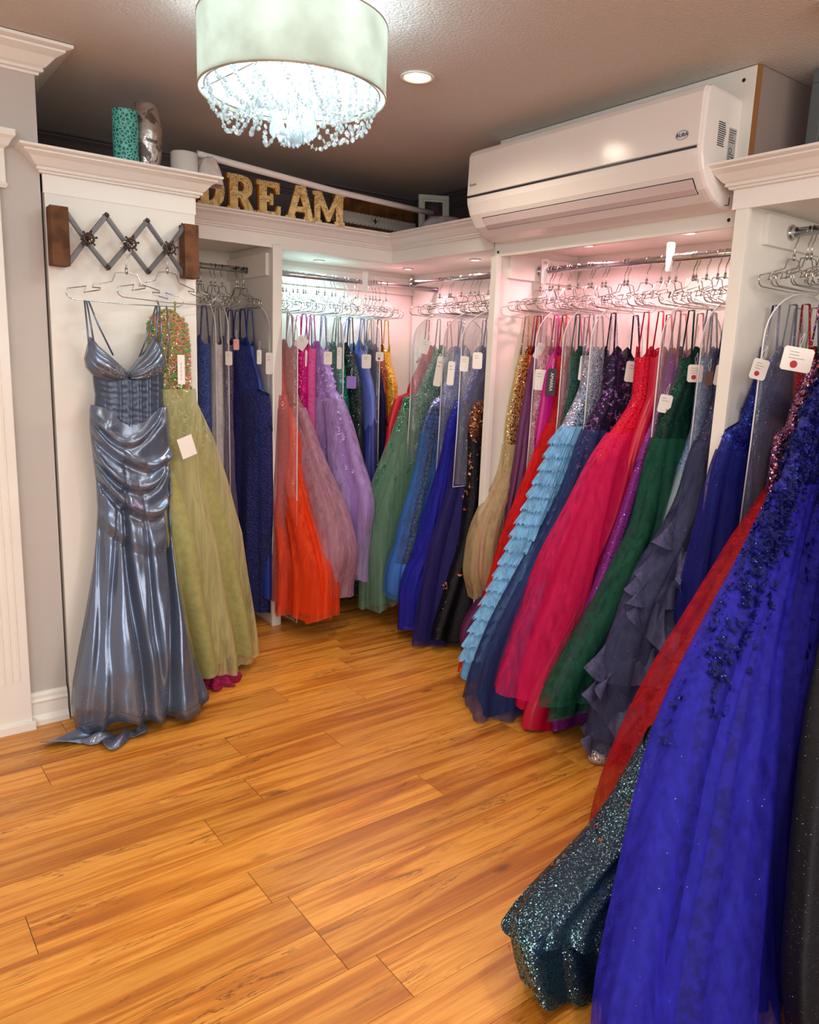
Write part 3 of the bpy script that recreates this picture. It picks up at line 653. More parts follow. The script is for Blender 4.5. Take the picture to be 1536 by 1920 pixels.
# ------------------------------------------------------------------ accordion peg rack on the end panel
def peg_rack():
    y = 3.055
    e = empty('accordion_rack', (.93,y,1.72), 0, 'folding iron lattice rack with ship-wheel hooks between two wooden ends', 'coat rack')
    wood = m_cloth('rack_wood',(116,80,54),(84,56,38),16,.25); iron = P('iron_grey',(96,92,92),.38,.85); rust = P('iron_dark',(74,58,52),.4,.7)
    def PX(px, py): return ((px-90)*.00194-.271+ (py-383)*.00003, 0, .205-(py-383)*.00197+(px-90)*.000262*1.03)
    for x0, x1, a in ((-.268,-.208,0),(.205,.262,0)):
        q = MB(); q.box(x0,x1,-.075,-.012,.002,.2); q.build('end_block', wood, e, bevel=.003)
    for x in (-.252,.222):
        q = MB(); q.ball((x,-.008,.206),.005,8,5); q.tube([(x,0,.2),(x,-.008,.206)],.0025,6); q.build('wall_nail', rust, e, smooth=True)
    def bar(x0,z0,x1,z1,yy):
        d = Vector((x1-x0,0,z1-z0)); L = d.length; d.normalize(); n = Vector((-d.z,0,d.x))*.0085
        q = MB(); a = Vector((x0,yy,z0))-d*.008; b = Vector((x1,yy,z1))+d*.008; t = Vector((0,.0045,0))
        vs = [a-n-t,a+n-t,a+n+t,a-n+t,b-n-t,b+n-t,b+n+t,b-n+t]
        q.add(vs,[(0,1,2,3),(7,6,5,4),(0,4,5,1),(1,5,6,2),(2,6,7,3),(3,7,4,0)])
        m_ = Vector((0,.0022,0)); n2 = n*.35
        q.add([a-n2-t-m_,a+n2-t-m_,b+n2-t-m_,b-n2-t-m_],[(0,1,2,3)])
        q.build('lattice_bar', iron, e, bevel=.0015)
    X0, XC, ZT, ZB = -.210, [-.150,-.004,.142], .192, .012
    ZM = .10; top = [-.077,.069]; 
    # crossing bars
    bar(-.207,.180,XC[0],ZM,-.05); bar(XC[0],ZM,top[0],ZB,-.05); bar(-.207,.02,XC[0],ZM,-.062); bar(XC[0],ZM,top[0],ZT,-.062)
    bar(top[0],ZT,XC[1],ZM,-.05); bar(XC[1],ZM,top[1],ZB,-.05); bar(top[0],ZB,XC[1],ZM,-.062); bar(XC[1],ZM,top[1],ZT,-.062)
    bar(top[1],ZT,XC[2],ZM,-.05); bar(XC[2],ZM,.204,.02,-.05); bar(top[1],ZB,XC[2],ZM,-.062); bar(XC[2],ZM,.204,.182,-.062)
    for x in top:
        for z in (ZT,ZB):
            q = MB(); q.ball((x,-.07,z),.0075,12,7,(1,.6,1)); q.build('rivet', rust, e, smooth=True)
    for x in XC:
        q = MB(); yy = -.10
        q.tube([(x+.0165*math.cos(a),yy,ZM+.0165*math.sin(a)) for a in [2*PI*k/24 for k in range(24)]], .0042, 8, closed=True)
        for k in range(6):
            a = 2*PI*k/6+.2; q.tube([(x,yy,ZM),(x+.025*math.cos(a),yy,ZM+.025*math.sin(a))], .0023, 6); q.ball((x+.026*math.cos(a),yy,ZM+.026*math.sin(a)),.0043,8,6)
        q.ball((x,yy-.004,ZM),.0062,10,7); q.tube([(x,-.066,ZM),(x,yy,ZM)], .0045, 8)
        q.build('ship_wheel_hook', rust, e, smooth=True)
peg_rack()
PROF = {
'sage':('C',3.42,3.42,[(0.14,1.609),(0.246,1.433),(0.34,1.086),(0.444,0.921),(0.545,0.675),(0.585,0.517),(0.579,0.424),(0.557,0.116)]),
'cornflower':('C',3.22,3.24,[(0.091,1.554),(0.193,1.327),(0.291,1.159),(0.37,0.84),(0.46,0.541),(0.482,0.423),(0.55,0.311),(0.519,0.239)]),
'royal_tulle':('C',3.02,3.05,[(0.124,1.552),(0.215,1.335),(0.291,1.173),(0.385,0.868),(0.44,0.645),(0.458,0.492),(0.566,0.307),(0.542,0.11)]),
'black_rose':('C',2.87,2.87,[(0.149,1.5),(0.227,1.342),(0.297,1.185),(0.304,0.875),(0.337,0.559),(0.433,0.288),(0.502,0.103),(0.514,0.066)]),
'indigo':('C',2.95,2.95,[(0.134,1.552),(0.209,1.339),(0.301,1.126),(0.355,0.859),(0.471,0.457),(0.52,0.059)]),
'red_corner':('C',3.52,3.52,[(0.12,1.553),(0.189,1.433),(0.251,1.314),(0.308,1.181),(0.372,0.93),(0.421,0.782)]),
'champagne':('D',2.74,2.74,[(0.1,1.525),(0.135,1.348),(0.167,1.168),(0.202,0.94),(0.292,0.811),(0.383,0.673),(0.398,0.488),(0.389,0.349),(0.303,0.269)]),
'plum':('D',2.66,2.66,[(0.094,1.529),(0.138,1.301),(0.185,1.02),(0.251,0.737),(0.316,0.337),(0.425,0.252),(0.529,0.141),(0.43,0.015)]),
'orange_seq':('D',2.68,2.68,[(0.094,1.628),(0.087,1.403),(0.122,1.146),(0.143,0.884),(0.168,0.618)]),
'pink_seq':('D',2.62,2.62,[(0.084,1.628),(0.107,1.303),(0.13,1.048),(0.173,0.842),(0.205,0.58)]),
'magenta':('D',2.55,2.55,[(0.084,1.603),(0.123,1.455),(0.145,1.208),(0.171,1.032),(0.202,0.778)]),
'red':('D',2.5,2.5,[(0.054,1.555),(0.069,1.359),(0.081,1.26),(0.174,1.075),(0.268,0.925),(0.325,0.781),(0.376,0.62),(0.423,0.437),(0.497,0.233),(0.585,0.082)]),
'darkgreen':('D',2.42,2.42,[(0.063,1.578),(0.093,1.362),(0.126,1.168),(0.172,0.923)]),
'sky':('D',2.34,2.34,[(0.051,1.508),(0.092,1.342),(0.182,1.224),(0.283,1.041),(0.387,0.862),(0.484,0.666),(0.547,0.532),(0.624,0.385),(0.682,0.292),(0.73,0.107)]),
'navy_floral':('D',2.22,2.2,[(0.006,1.511),(0.044,1.372),(0.175,1.233),(0.231,1.101),(0.333,0.923),(0.468,0.711),(0.602,0.529),(0.727,0.366),(0.793,0.241),(0.838,0.112)]),
'pink':('D',2.05,2.05,[(0.009,1.513),(0.059,1.356),(0.15,1.245),(0.318,1.095),(0.395,0.996),(0.48,0.873),(0.56,0.719),(0.617,0.546),(0.703,0.342),(0.756,0.196),(0.77,0.086)]),
'crimson':('D',1.98,1.98,[(0.037,1.534),(0.067,1.381),(0.137,1.25),(0.202,1.098),(0.275,0.881),(0.379,0.645),(0.48,0.389),(0.66,0.177),(0.708,0.041)]),
'blush':('D',1.9,1.9,[(0.072,1.596),(0.091,1.384),(0.123,1.256),(0.178,1.041),(0.239,0.87)]),
'orchid':('D',1.9,1.9,[(0.09,1.532),(0.116,1.32),(0.24,1.109),(0.369,0.838),(0.494,0.549),(0.617,0.264),(0.657,0.151),(0.635,0.021)]),
'emerald':('D',1.84,1.84,[(0.053,1.513),(0.114,1.387),(0.181,1.305),(0.23,1.136),(0.278,1.01),(0.322,0.875),(0.37,0.742),(0.443,0.685),(0.501,0.54),(0.636,0.382),(0.728,0.276),(0.79,0.175)]),
'bluegrey':('D',1.76,1.76,[(0.039,1.535),(0.04,1.349),(0.104,1.183),(0.157,1.081),(0.207,0.983),(0.245,0.876),(0.28,0.792)]),
'slate':('D',1.68,1.66,[(0.068,1.475),(0.095,1.303),(0.206,1.141),(0.23,1.01),(0.259,0.934),(0.373,0.8),(0.5,0.674),(0.615,0.49),(0.661,0.317),(0.671,0.195)]),
'navy_lace':('E',1.46,1.46,[(0.191,1.545),(0.21,1.401),(0.254,1.291),(0.335,1.16),(0.353,1.054),(0.395,0.939),(0.414,0.781),(0.396,0.507)]),
'navy_bag':('E',1.4,1.4,[(0.222,1.579),(0.232,1.403),(0.216,1.259),(0.209,1.074),(0.201,0.884)]),
'irides':('E',1.3,1.3,[(0.233,1.543),(0.249,1.407),(0.257,1.303),(0.274,1.164),(0.282,1.057)]),
'redlace':('E',1.35,1.22,[(-0.013,1.445),(0.061,1.263),(0.141,1.116),(0.235,1.035),(0.37,0.972),(0.435,0.905),(0.549,0.824),(0.611,0.734),(0.689,0.665),(0.745,0.622),(0.807,0.564),(0.911,0.461),(0.975,0.383),(1.021,0.321),(1.073,0.244),(1.108,0.175),(1.133,0.09)]),
'teal':('E',1.28,1.03,[(0.046,1.447),(0.272,1.191),(0.479,0.957),(0.724,0.752),(0.941,0.584),(1.02,0.518),(1.122,0.433),(1.221,0.344),(1.336,0.281),(1.459,0.223),(1.522,0.228),(1.598,0.204),(1.618,0.175),(1.609,0.108),(1.586,0.023)]),
'royal':('E',1.2,0.78,[(0.08,1.55),(0.254,1.445),(0.428,1.355),(0.564,1.174),(0.658,1.104),(0.849,0.967),(1.005,0.851),(1.13,0.757),(1.207,0.672),(1.279,0.605),(1.322,0.539),(1.374,0.442),(1.439,0.333),(1.495,0.226),(1.565,0.108)]),
'black_glit':('E',0.98,0.52,[(0.495,1.447),(0.71,1.182),(0.917,0.892),(1.063,0.703),(1.169,0.538),(1.228,0.432),(1.296,0.315),(1.358,0.203)]),
'periwinkle':('A',1.55,1.55,[(0.039,1.555),(-0.009,1.448),(0.052,1.178),(0.112,0.908),(0.159,0.635)]),
'pale':('A',1.62,1.62,[(0.057,1.612),(0.028,1.342),(0.085,0.93),(0.13,0.508)]),
'plumfloral':('A',1.68,1.68,[(0.016,1.508),(0.046,1.344),(0.139,0.933),(0.165,0.509)]),
'navyA':('A',1.76,1.8,[(0.215,1.564),(0.265,1.485),(0.28,1.422),(0.331,1.126),(0.334,0.822),(0.277,0.178)]),
'blueA':('A',1.8,1.82,[(0.174,1.513),(0.231,1.352),(0.273,1.082),(0.291,0.806),(0.309,0.186)]),
'coral':('B',1.885,1.885,[(0.17,1.5),(0.27,1.38),(0.32,1.2),(0.34,0.9),(0.37,0.6),(0.4,0.14)]),
'orange':('B',1.95,1.95,[(0.092,1.52),(0.118,1.352),(0.155,1.218),(0.295,1.059),(0.379,0.86),(0.512,0.651),(0.613,0.495),(0.696,0.339),(0.682,0.294)]),
'rose':('B',2.03,2.04,[(-0.052,1.552),(-0.021,1.393),(0.14,1.257),(0.311,1.058),(0.481,0.869),(0.642,0.697),(0.712,0.528),(0.751,0.401),(0.641,0.313)]),
'magentaB':('B',2.12,2.12,[(-0.079,1.645),(-0.033,1.498),(0.02,1.287),(0.116,1.062),(0.241,0.78),(0.296,0.489),(0.317,0.132)]),
'pinkB':('B',2.17,2.17,[(-0.003,1.617),(0.039,1.354),(0.116,1.121),(0.211,0.892),(0.306,0.607)]),
'lilac':('B',2.24,2.24,[(0.079,1.562),(0.117,1.445),(0.177,1.348),(0.284,1.191),(0.397,1.05),(0.498,0.895),(0.618,0.713),(0.548,0.471),(0.529,0.315)]),
'emeraldB':('B',2.34,2.34,[(0.086,1.567),(0.125,1.419),(0.177,1.243),(0.218,0.916),(0.258,0.614)]),
'charcoal':('B',2.42,2.42,[(0.121,1.6),(0.167,1.422),(0.227,1.066),(0.309,0.46)]),
'periB':('B',2.5,2.5,[(0.145,1.663),(0.184,1.425),(0.233,1.065),(0.284,0.574)]),
'navyhalter':('B',2.57,2.57,[(0.173,1.547),(0.196,1.397),(0.235,1.064),(0.275,0.598)]),
'bronze':('B',2.62,2.62,[(0.14,1.519),(0.151,1.305),(0.18,1.058),(0.216,0.584)]),
'gold':('B',2.67,2.67,[(0.154,1.552),(0.185,1.369),(0.213,1.06),(0.244,0.585)]),
}
TAGS = {'emerald': [(0.124, 1.43, 0.058, 0.067, 0, 'dot')], 'slate': [(0.19, 1.426, 0.067, 0.075, 5, 'plain')], 'navy_floral': [(0.001, 1.427, 0.07, 0.089, 4, 'plain')], 'orange_seq': [(0.083, 1.504, 0.066, 0.076, 20, 'plain')], 'pink_seq': [(0.147, 1.375, 0.055, 0.095, 3, 'plain')], 'magenta': [(0.146, 1.368, 0.042, 0.123, 2, 'amarra')], 'darkgreen': [(0.079, 1.436, 0.043, 0.111, 3, 'plain')], 'blush': [(0.191, 1.309, 0.05, 0.071, 8, 'plain')], 'bluegrey': [(0.138, 1.414, 0.028, 0.053, 0, 'brown')], 'navy_lace': [(0.273, 1.451, 0.053, 0.067, 12, 'dot')], 'irides': [(0.328, 1.484, 0.093, 0.073, 8, 'dot')], 'navyA': [(0.208, 1.491, 0.03, 0.054, 0, 'pink')], 'pale': [(-0.036, 1.394, 0.033, 0.112, 5, 'dot')], 'blueA': [(0.303, 1.433, 0.024, 0.07, 0, 'plain')], 'magentaB': [(0.167, 1.517, 0.063, 0.069, 35, 'plain')], 'coral': [(0.268, 1.403, 0.038, 0.109, 0, 'plain')], 'pinkB': [(0.085, 1.436, 0.059, 0.088, 3, 'plain')], 'lilac': [(0.252, 1.441, 0.046, 0.069, 0, 'plain')], 'emeraldB': [(0.206, 1.443, 0.027, 0.118, 0, 'plain')], 'charcoal': [(0.201, 1.313, 0.057, 0.069, 0, 'violet')], 'periB': [(0.227, 1.431, 0.054, 0.078, 0, 'plain')], 'navyhalter': [(0.256, 1.46, 0.045, 0.051, 0, 'dot')], 'sage': [(0.226, 1.52, 0.052, 0.075, 15, 'plain')], 'cornflower': [(0.274, 1.394, 0.039, 0.155, 8, 'plain')], 'royal_tulle': [(0.359, 1.388, 0.034, 0.116, 3, 'plain')], 'indigo': [(0.335, 1.436, 0.042, 0.073, 3, 'plain')], 'black_rose': [(0.331, 1.453, 0.046, 0.077, 0, 'plain')], 'periwinkle': [(-0.023, 1.441, 0.06, 0.082, 15, 'plain')], 'plumfloral': [(0.224, 1.422, 0.037, 0.069, 0, 'plain')]}
# ------------------------------------------------------------------ hangers
HANG = [(0,.113),(-.038,.107),(-.052,.076),(-.119,.058),(-.121,.050),(-.093,.050),(-.096,.043),(-.151,.030),(-.142,.052),(-.203,.040),(-.213,.029),(-.205,.012),(-.19,.004)]
def hanger_proto():
    e = empty('wire_hanger', (0,0,0))
    L = [(a,0,b) for a,b in HANG]; R_ = [(-a,0,b) for a,b in HANG[::-1]]
    q = MB(); q.tube(L+[(0,0,0)]+R_[:-1], .0021, 6, closed=True); q.build('frame', chrome, e, smooth=True)
    q = MB(); pts = [(0,0,.105),(0,0,.15),(.004,0,.162),(.012,0,.17),(.018,0,.185),(.0185,0,.198)]+[(.0185*math.cos(a),0,.2+.0185*math.sin(a)) for a in [PI*k/10 for k in range(0,12)]]
    q.tube(pts, .0019, 6); q.build('hook', chrome, e, smooth=True)
    q = MB(); q.cyl((0,0,.106),(0,0,.128),.0052,8); q.build('swivel', chrome, e, smooth=True)
    return e
HP = hanger_proto(); HP_used = [False]
def hanger(loc, rz, label, group):
    if not HP_used[0]: o = HP; HP_used[0] = True
    else: o = copy_tree(HP)
    o.location = loc; o.rotation_euler = (0,0,rz); return tag(o, label, 'hanger', group)

# ------------------------------------------------------------------ hero: steel blue satin gown on the rack hook
def interp_rows(rows, z):
    if z >= rows[0][0]: return rows[0][1:]
    for a, b in zip(rows, rows[1:]):
        if z >= b[0]:
            f = (a[0]-z)/(a[0]-b[0]); return tuple(a[i]+(b[i]-a[i])*f for i in range(1,len(a)))
    return rows[-1][1:]
def hero():
    Y0 = 2.97; ox, oy = .89, 2.96
    e = empty('evening_gown', (ox,oy,0), 0, 'steel blue satin gown with pleated cups and corset bodice, hanging on the lattice rack', 'gown', None)
    sat = m_satin('steel_blue_satin', (122,132,150), .24, .6); dark = m_satin('steel_blue_dark', (86,96,114), .36, .45)
    rows = [(1.357,.769,1.034),(1.279,.769,1.037),(1.22,.758,1.043),(1.16,.755,1.046),(1.06,.762,1.048),(.958,.77,1.052),(.855,.771,1.047),(.751,.762,1.047),(.646,.746,1.051),(.54,.723,1.061),(.433,.698,1.076),(.325,.671,1.092),(.214,.645,1.112),(.123,.632,1.14),(.051,.64,1.165),(.0,.65,1.175)]
    def px_of(x, z): return 163+(x-.746)/.00192, 680+(1.39-z)/.001974
    VAL = [((205,950),(163,1310),.030),((219,900),(224,1310),.055),((322,860),(283,1350),.075),((255,960),(262,1320),.034),((322,960),(352,1330),.035),((190,900),(142,1290),.030)]
    def fold(x, z):
        px, py = px_of(x, z); d = 0
        t = (py-900)/450
        for (x0,y0),(x1,y1),a in VAL:
            k = (py-y0)/(y1-y0)
            if k < -.15: continue
            k2 = max(0,k); xc = x0+(x1-x0)*k2 + 3*math.sin(py/60+x0); w = 3.5+9*k2
            d -= a*sm(-.15,.45,k)*math.exp(-((px-xc)/w)**2)
        # draped swags: a few uneven U shaped folds slung between the hips
        for (c0, xc, kk_, a_, wd_) in ((822,232,.0125,.018,7),(868,262,.0085,.022,9),(912,246,.0130,.026,9),(962,264,.0115,.028,11),(1020,262,.0075,.010,14)):
            cc = py+kk_*(px-xc)**2-c0-4*math.sin(px/23+c0)
            d += a_*(math.exp(-(cc/wd_)**2)-.75*math.exp(-((cc-wd_*1.7)/(wd_*.8))**2))*(.35+.65*min(1,abs(px-xc)/45))
        d += .02*math.exp(-((px-190)/20)**2-((py-790)/22)**2) + .022*math.exp(-((px-300)/17)**2-((py-792)/20)**2)
        d += .006*noise.noise(Vector((px/26,py/70,3)))+.012*sm(1150,1320,py)*noise.noise(Vector((px/22,py/60,9)))
        return d
    def ztop(p):  # V shaped waistline
        return 1.232-.062*math.exp(-((p+.02)/.55)**2*1.2)+.01*abs(p)
    def zhem(p):
        return .035+.05*math.exp(-((p+.45)/.22)**2) + .022*math.exp(-((p+.05)/.12)**2) - .01*math.exp(-((p+.95)/.12)**2) + .03*sm(.75,1,p)
    def surf(p, v, front=True):
        zt, zb = ztop(p), zhem(p); z = zt+(zb-zt)*v
        xl, xr = interp_rows(rows, z); x = xl+(xr-xl)*(p+1)/2
        D = .055+.13*sm(1.0,.05,z)+.02*sm(1.25,1.1,z)*sm(.8,1.0,z)
        c = max(0,1-abs(p)**2.4)**.5
        if front: y = Y0-.01-.05*sm(.9,0,z)-D*c-fold(x,z)*min(1,c*2.2)
        else: y = Y0-.01-.05*sm(.9,0,z)+.02*c
        return (x-ox, y-oy, z)
    n, rws = 150, 170; loops = []
    for i in range(rws+1):
        v = i/rws; L = [surf(-1+2*j/n, v) for j in range(n+1)] + [surf(1-2*j/24, v, False) for j in range(1,24)]
        loops.append(L)
    q = MB(); q.loft(loops); sk = q.build('skirt', sat, e, smooth=True)
    # folded hem band
    q = MB(); L1, L2 = [], []
    for j in range(n+1):
        a = Vector(surf(-1+2*j/n, .972)); b = Vector(surf(-1+2*j/n, 1.0)); L1.append((a.x,a.y-.003,a.z)); L2.append((b.x,b.y-.005,b.z-.004))
    q.loft([L1,L2,[(x,y+.012,z+.004) for x,y,z in L2]], closed=False); q.build('hem_band', sat, e, smooth=True)
    # corset with boning
    q = MB(); loops = []
    for i in range(40):
        v = i/39; L = []
        for j in range(141):
            p = -1+2*j/140; z0 = 1.352+.02*math.exp(-(p/.35)**2)*-1; z1 = ztop(p)-.012; z = z0+(z1-z0)*v
            xl, xr = interp_rows(rows, z); xl += .004; xr -= .004; wst = .012*sm(1.35,1.2,z); xl += wst; xr -= wst; x = xl+(xr-xl)*(p+1)/2
            c = max(0,1-abs(p)**2.6)**.5; rib = 0
            for b in (-.72,-.46,-.38,-.16,-.09,.12,.19,.4,.48,.74): rib += .0035*math.exp(-((p*(1-.18*v)-b*(1-.18*v))/.02)**2)
            L.append((x-ox, Y0-.012-.062*c-rib*(1 if c>.1 else 0)-.002*math.sin(z*210+p*6)*noise.noise(Vector((p*5,z*30,0)))*2-oy, z))
        L += [((interp_rows(rows,1.3)[0]+interp_rows(rows,1.3)[1])/2-ox+.12*math.cos(PI*k/12)*1.0, Y0+.004-oy, L[0][2] if False else 1.352+(1.17-1.352)*v) for k in range(1,12)]
        loops.append(L)
    q.loft(loops); q.build('corset', dark, e, smooth=True)
    # cups
    def curve(pts, u):
        u *= len(pts)-1; i = min(len(pts)-2,int(u)); f = u-i; a, b = pts[i], pts[i+1]; return (a[0]+(b[0]-a[0])*f, a[1]+(b[1]-a[1])*f)
    for top, bot, sg in (([(.762,1.481),(.772,1.468),(.783,1.452),(.806,1.432),(.831,1.409),(.858,1.385),(.884,1.361)],[(.741,1.406),(.745,1.375),(.762,1.351),(.792,1.336),(.824,1.324),(.855,1.322),(.883,1.330)],-1),
                         ([(.990,1.497),(.980,1.475),(.966,1.456),(.948,1.43),(.926,1.406),(.91,1.385),(.892,1.361)],[(1.030,1.407),(1.022,1.378),(1.003,1.354),(.976,1.338),(.949,1.326),(.92,1.323),(.891,1.330)],1)):
        q = MB(); loops = []
        for i in range(49):
            u = i/48; a = curve(top,u); b = curve(bot,u); L = []
            for j in range(41):
                v = j/40; bul = math.sin(PI*min(1,.12+v*.82))**.8*math.sin(PI*(.06+.86*u))**.6
                pl = .0055*abs(math.sin(PI*(v*4.2+.35*u)))*sm(0,.15,u)
                L.append((a[0]+(b[0]-a[0])*v-ox, Y0-.045-.055*bul-pl-oy, a[1]+(b[1]-a[1])*v))
            loops.append(L)
        for i in range(49):
            bk = [(x, Y0-.03-oy, z) for x,y,z in loops[i][::-4]]; loops[i] = loops[i]+bk
        q.loft(loops, caps=True); q.build('cup', sat, e, smooth=True)
    # straps
    for pts in ([(.761,1.607),(.763,1.55),(.766,1.47)],[(.768,1.607),(.800,1.52),(.846,1.42)],[(.754,1.607),(.753,1.52),(.752,1.41)],[(1.012,1.607),(1.003,1.55),(.990,1.48)],[(1.008,1.607),(.975,1.50),(.938,1.41)],[(1.048,1.607),(1.045,1.52),(1.030,1.40)],[(1.02,1.607),(1.018,1.5),(1.012,1.39)]):
        q = MB(); back = pts[1][0] in (.800,.975)
        q.tube([(x-ox,(Y0-.02-(0 if back else .05*(i/2)))-oy,z) for i,(x,z) in enumerate(pts)]+([]), .0033, 6); q.build('strap', sat, e, smooth=True)
    # rhinestones
    q = MB(); random.seed(4)
    for k in range(420):
        p, v = random.uniform(-.93,.93), random.random()**.9
        x,y,z = surf(p, v); r = .0011; y -= r*.6
        q.add([(x+r,y,z),(x-r,y,z),(x,y-r,z),(x,y,z+r),(x,y,z-r)], [(0,2,3),(2,1,3),(0,4,2),(2,4,1)])
    for k in range(260):
        s_ = random.choice((-1,1)); u, v = random.uniform(.15,.95), random.uniform(.4,.95)
        x = (.76+.12*u if s_ < 0 else 1.02-.125*u)-ox; z = 1.40-.07*v+(.03*(1-u))
        y = Y0-.108*math.sin(PI*(.1+.8*u))**.5-.003-oy; r = .0012
        q.add([(x+r,y,z),(x-r,y,z),(x,y-r,z),(x,y,z+r),(x,y,z-r)], [(0,2,3),(2,1,3),(0,4,2),(2,4,1)])
    tag(q.build('rhinestones', P('rhinestone',(235,240,250),.12,.6), e), kind='stuff')
    # train puddled on the floor
    q = MB(); loops = []
    for i in range(71):
        a = math.radians(150+i*2.3); R1 = .13+.13*math.exp(-((a-3.05)/.35)**2)+.07*math.exp(-((a-4.25)/.3)**2)+.02*math.sin(a*9); L = []
        for j in range(21):
            w = j/20; r = .06+(R1-.06)*w
            z = .006+.030*math.sin(PI*w)**1.2*(.5+.5*math.sin(a*7+2*w))+.020*w*w*max(0,math.sin(a*6.5))
            L.append((.80+1.05*r*math.cos(a)-ox, 2.84+.75*r*math.sin(a)-oy, z))
        loops.append(L)
    q.loft(loops, closed=False); o = q.build('train', sat, e, smooth=True); o.modifiers.new('s','SOLIDIFY').thickness = .003
    hanger((.905,2.955,1.605), 0, 'wire hanger hooked on the lattice rack holding the steel blue satin gown', None)
hero()

# ------------------------------------------------------------------ generic gowns
ROD = {'C':(2.82,1.892,PI),'D':(2.82,1.89,PI),'E':(2.75,1.925,PI),'A':(3.9,1.878,-PI/2),'B':(3.9,1.883,-PI/2)}
def gown(key, label, bod, skirt, over=None, zt=1.5, zw=1.17, hem=.04, wt=.035, wh=.09, amp=.016, k=5, back=.2, strap=True, appl=None, n=112, rows=44, hem_band=None, fmax=None, extra=None, thick_mid=None, seed=None, flare_n=1.0, wide=False, df=None, soft=1.0, lin=.0, strap_m=None, bagged=None, halter=False):
    rack, st, sh, tab = PROF[key]; R0, zr, rz = ROD[rack]; rnd = random.Random(seed if seed is not None else hash_(key))
    near = -1 if rack in 'AB' else 1
    loc = (R0, sh, 0) if rack in 'CDE' else (sh, R0, 0)
    k = k*1.45; amp = amp*.85
    e = empty('evening_gown', loc, rz, label, 'gown')
    sgn = -1 if rack in 'CDE' else 1
    lean = lambda z: sgn*(st-sh)*(z/1.6)
    dff = df if df is not None else ((over[1]*1.9 if over else .01)+.012)
    tab2 = sorted(tab, key=lambda a: -a[1])
    def af(z):
        f = sum(lerp_tab(tab2, z+d_*soft) for d_ in (-.09,-.06,-.03,0,.03,.06,.09))/7 - dff*sm(1.2,.8,z)
        if z > .6: f = max(f, .095)
        if z > 1.25: f = min(f, .2-.10*sm(1.25,1.5,z)) if not wide else f
        return f if fmax is None else min(f, fmax)
    def ab(z): return min(back, max(.1, af(z)*.75))
    ph = [rnd.uniform(0,6.28) for _ in range(6)]
    def wf(z):
        t = min(1,max(0,(1.3-z)/1.3)); w = wt+(wh-wt)*t**flare_n
        return w
    def fold(p, z, side, kk, am):
        a = am*1.9*min(1,max(.1,(zw+.10-z)/.6))
        u1 = kk*.5*p+ph[0]+side*1.3+.10*math.sin(2.2*z+ph[1])+.05*math.sin(9*p+ph[4]); u2 = kk*.87*p+ph[2]+side*2+.12*math.sin(1.7*z)
        return a*(.68*(2*abs(math.sin(PI*u1))-1) + .42*(2*abs(math.sin(PI*u2))-1)*min(1,max(0,(zw-.1-z)/.5)) + .18*math.sin(2*PI*kk*2.3*p+ph[3]+3*z))
    def surf(th, z, grow=0, kk=k, am=amp, wg=1.0):
        c, s = math.cos(th), math.sin(th); A = (af(z) if c > 0 else ab(z))+grow
        w = (wf(z)+grow*.6)*wg; f = fold(c, z, 1 if s > 0 else 0, kk, am)
        edge = 1+ (.035*math.sin(3*th+ph[3]+2*z)+.02*math.sin(7*th+ph[4]))*min(1,max(0,(zw-z)/.5))
        u = w*math.copysign(abs(s)**.72, s) + math.copysign(min(1,abs(s)*1.8), s)*f
        return (A*c*edge + .35*f*abs(c), lean(z)+u*near, z)
    def sheet(name, zt_, zb_, mat, grow=0, kk=k, am=amp, wg=1.0, rows_=rows, n_=n, parent=e, fz=None, noisef=0):
        loops = []
        for i in range(rows_+1):
            v = i/rows_; L = []
            for j in range(n_):
                th = 2*PI*j/n_; c = math.cos(th)
                a = zt_(c, th) if callable(zt_) else zt_; b = zb_(c, th) if callable(zb_) else zb_
                z = a+(b-a)*v; x, y, z = surf(th, z, grow+(fz(z,v,th) if fz else 0), kk, am, wg)
                if noisef:
                    d = noise.noise(Vector((x*60,y*60,z*60)))*noisef; x += d*c; y += d*near
                L.append((x,y,z))
            loops.append(L)
        q = MB(); q.loft(loops); return q.build(name, mat, parent, smooth=True)
    zh = hem
    hemf = lambda c, th: zh + .018*math.sin(3*th+ph[5]) + .45*fold(c, zh, 1 if math.sin(th) > 0 else 0, k, amp) + (.02*max(0,c) if zh > .02 else 0)
    neck = lambda c, th: zt - .07*math.exp(-((c-.0)/.3)**2) + .035*math.exp(-((abs(c)-.75)/.3)**2)-.03*max(0,abs(c)-.8)*5
    if halter: neck = lambda c, th: zt + .06*math.exp(-(c/.4)**2)
    sheet('bodice', neck, lambda c, th: zw-.05-.05*abs(math.sin(2.5*th+ph[3]))-.03*abs(math.sin(7*th)), bod, .004, k, amp, 1.0, 24, n)
    sk = sheet('skirt', zw, hemf, skirt, fz=lambda z, v, th: -lin*v)
    if over:
        om, og = over[0], over[1]
        hz = over[2] if len(over) > 2 else 0
        sheet('overskirt', zw+.005, lambda c, th: max(.008, hemf(c, th)-.02+hz), om, og*.5, k*1.31, amp*1.2, 1.08, fz=lambda z, v, th: og*1.6*v)
    if hem_band:
        q = MB(); L = []
        for zz, g_ in ((.07,.004),(0,.006)):
            L.append([surf(2*PI*j/n, hemf(math.cos(2*PI*j/n),2*PI*j/n)+zz, g_) for j in range(n)])
        q.loft(L); q.build('hem_band', hem_band, e, smooth=True)
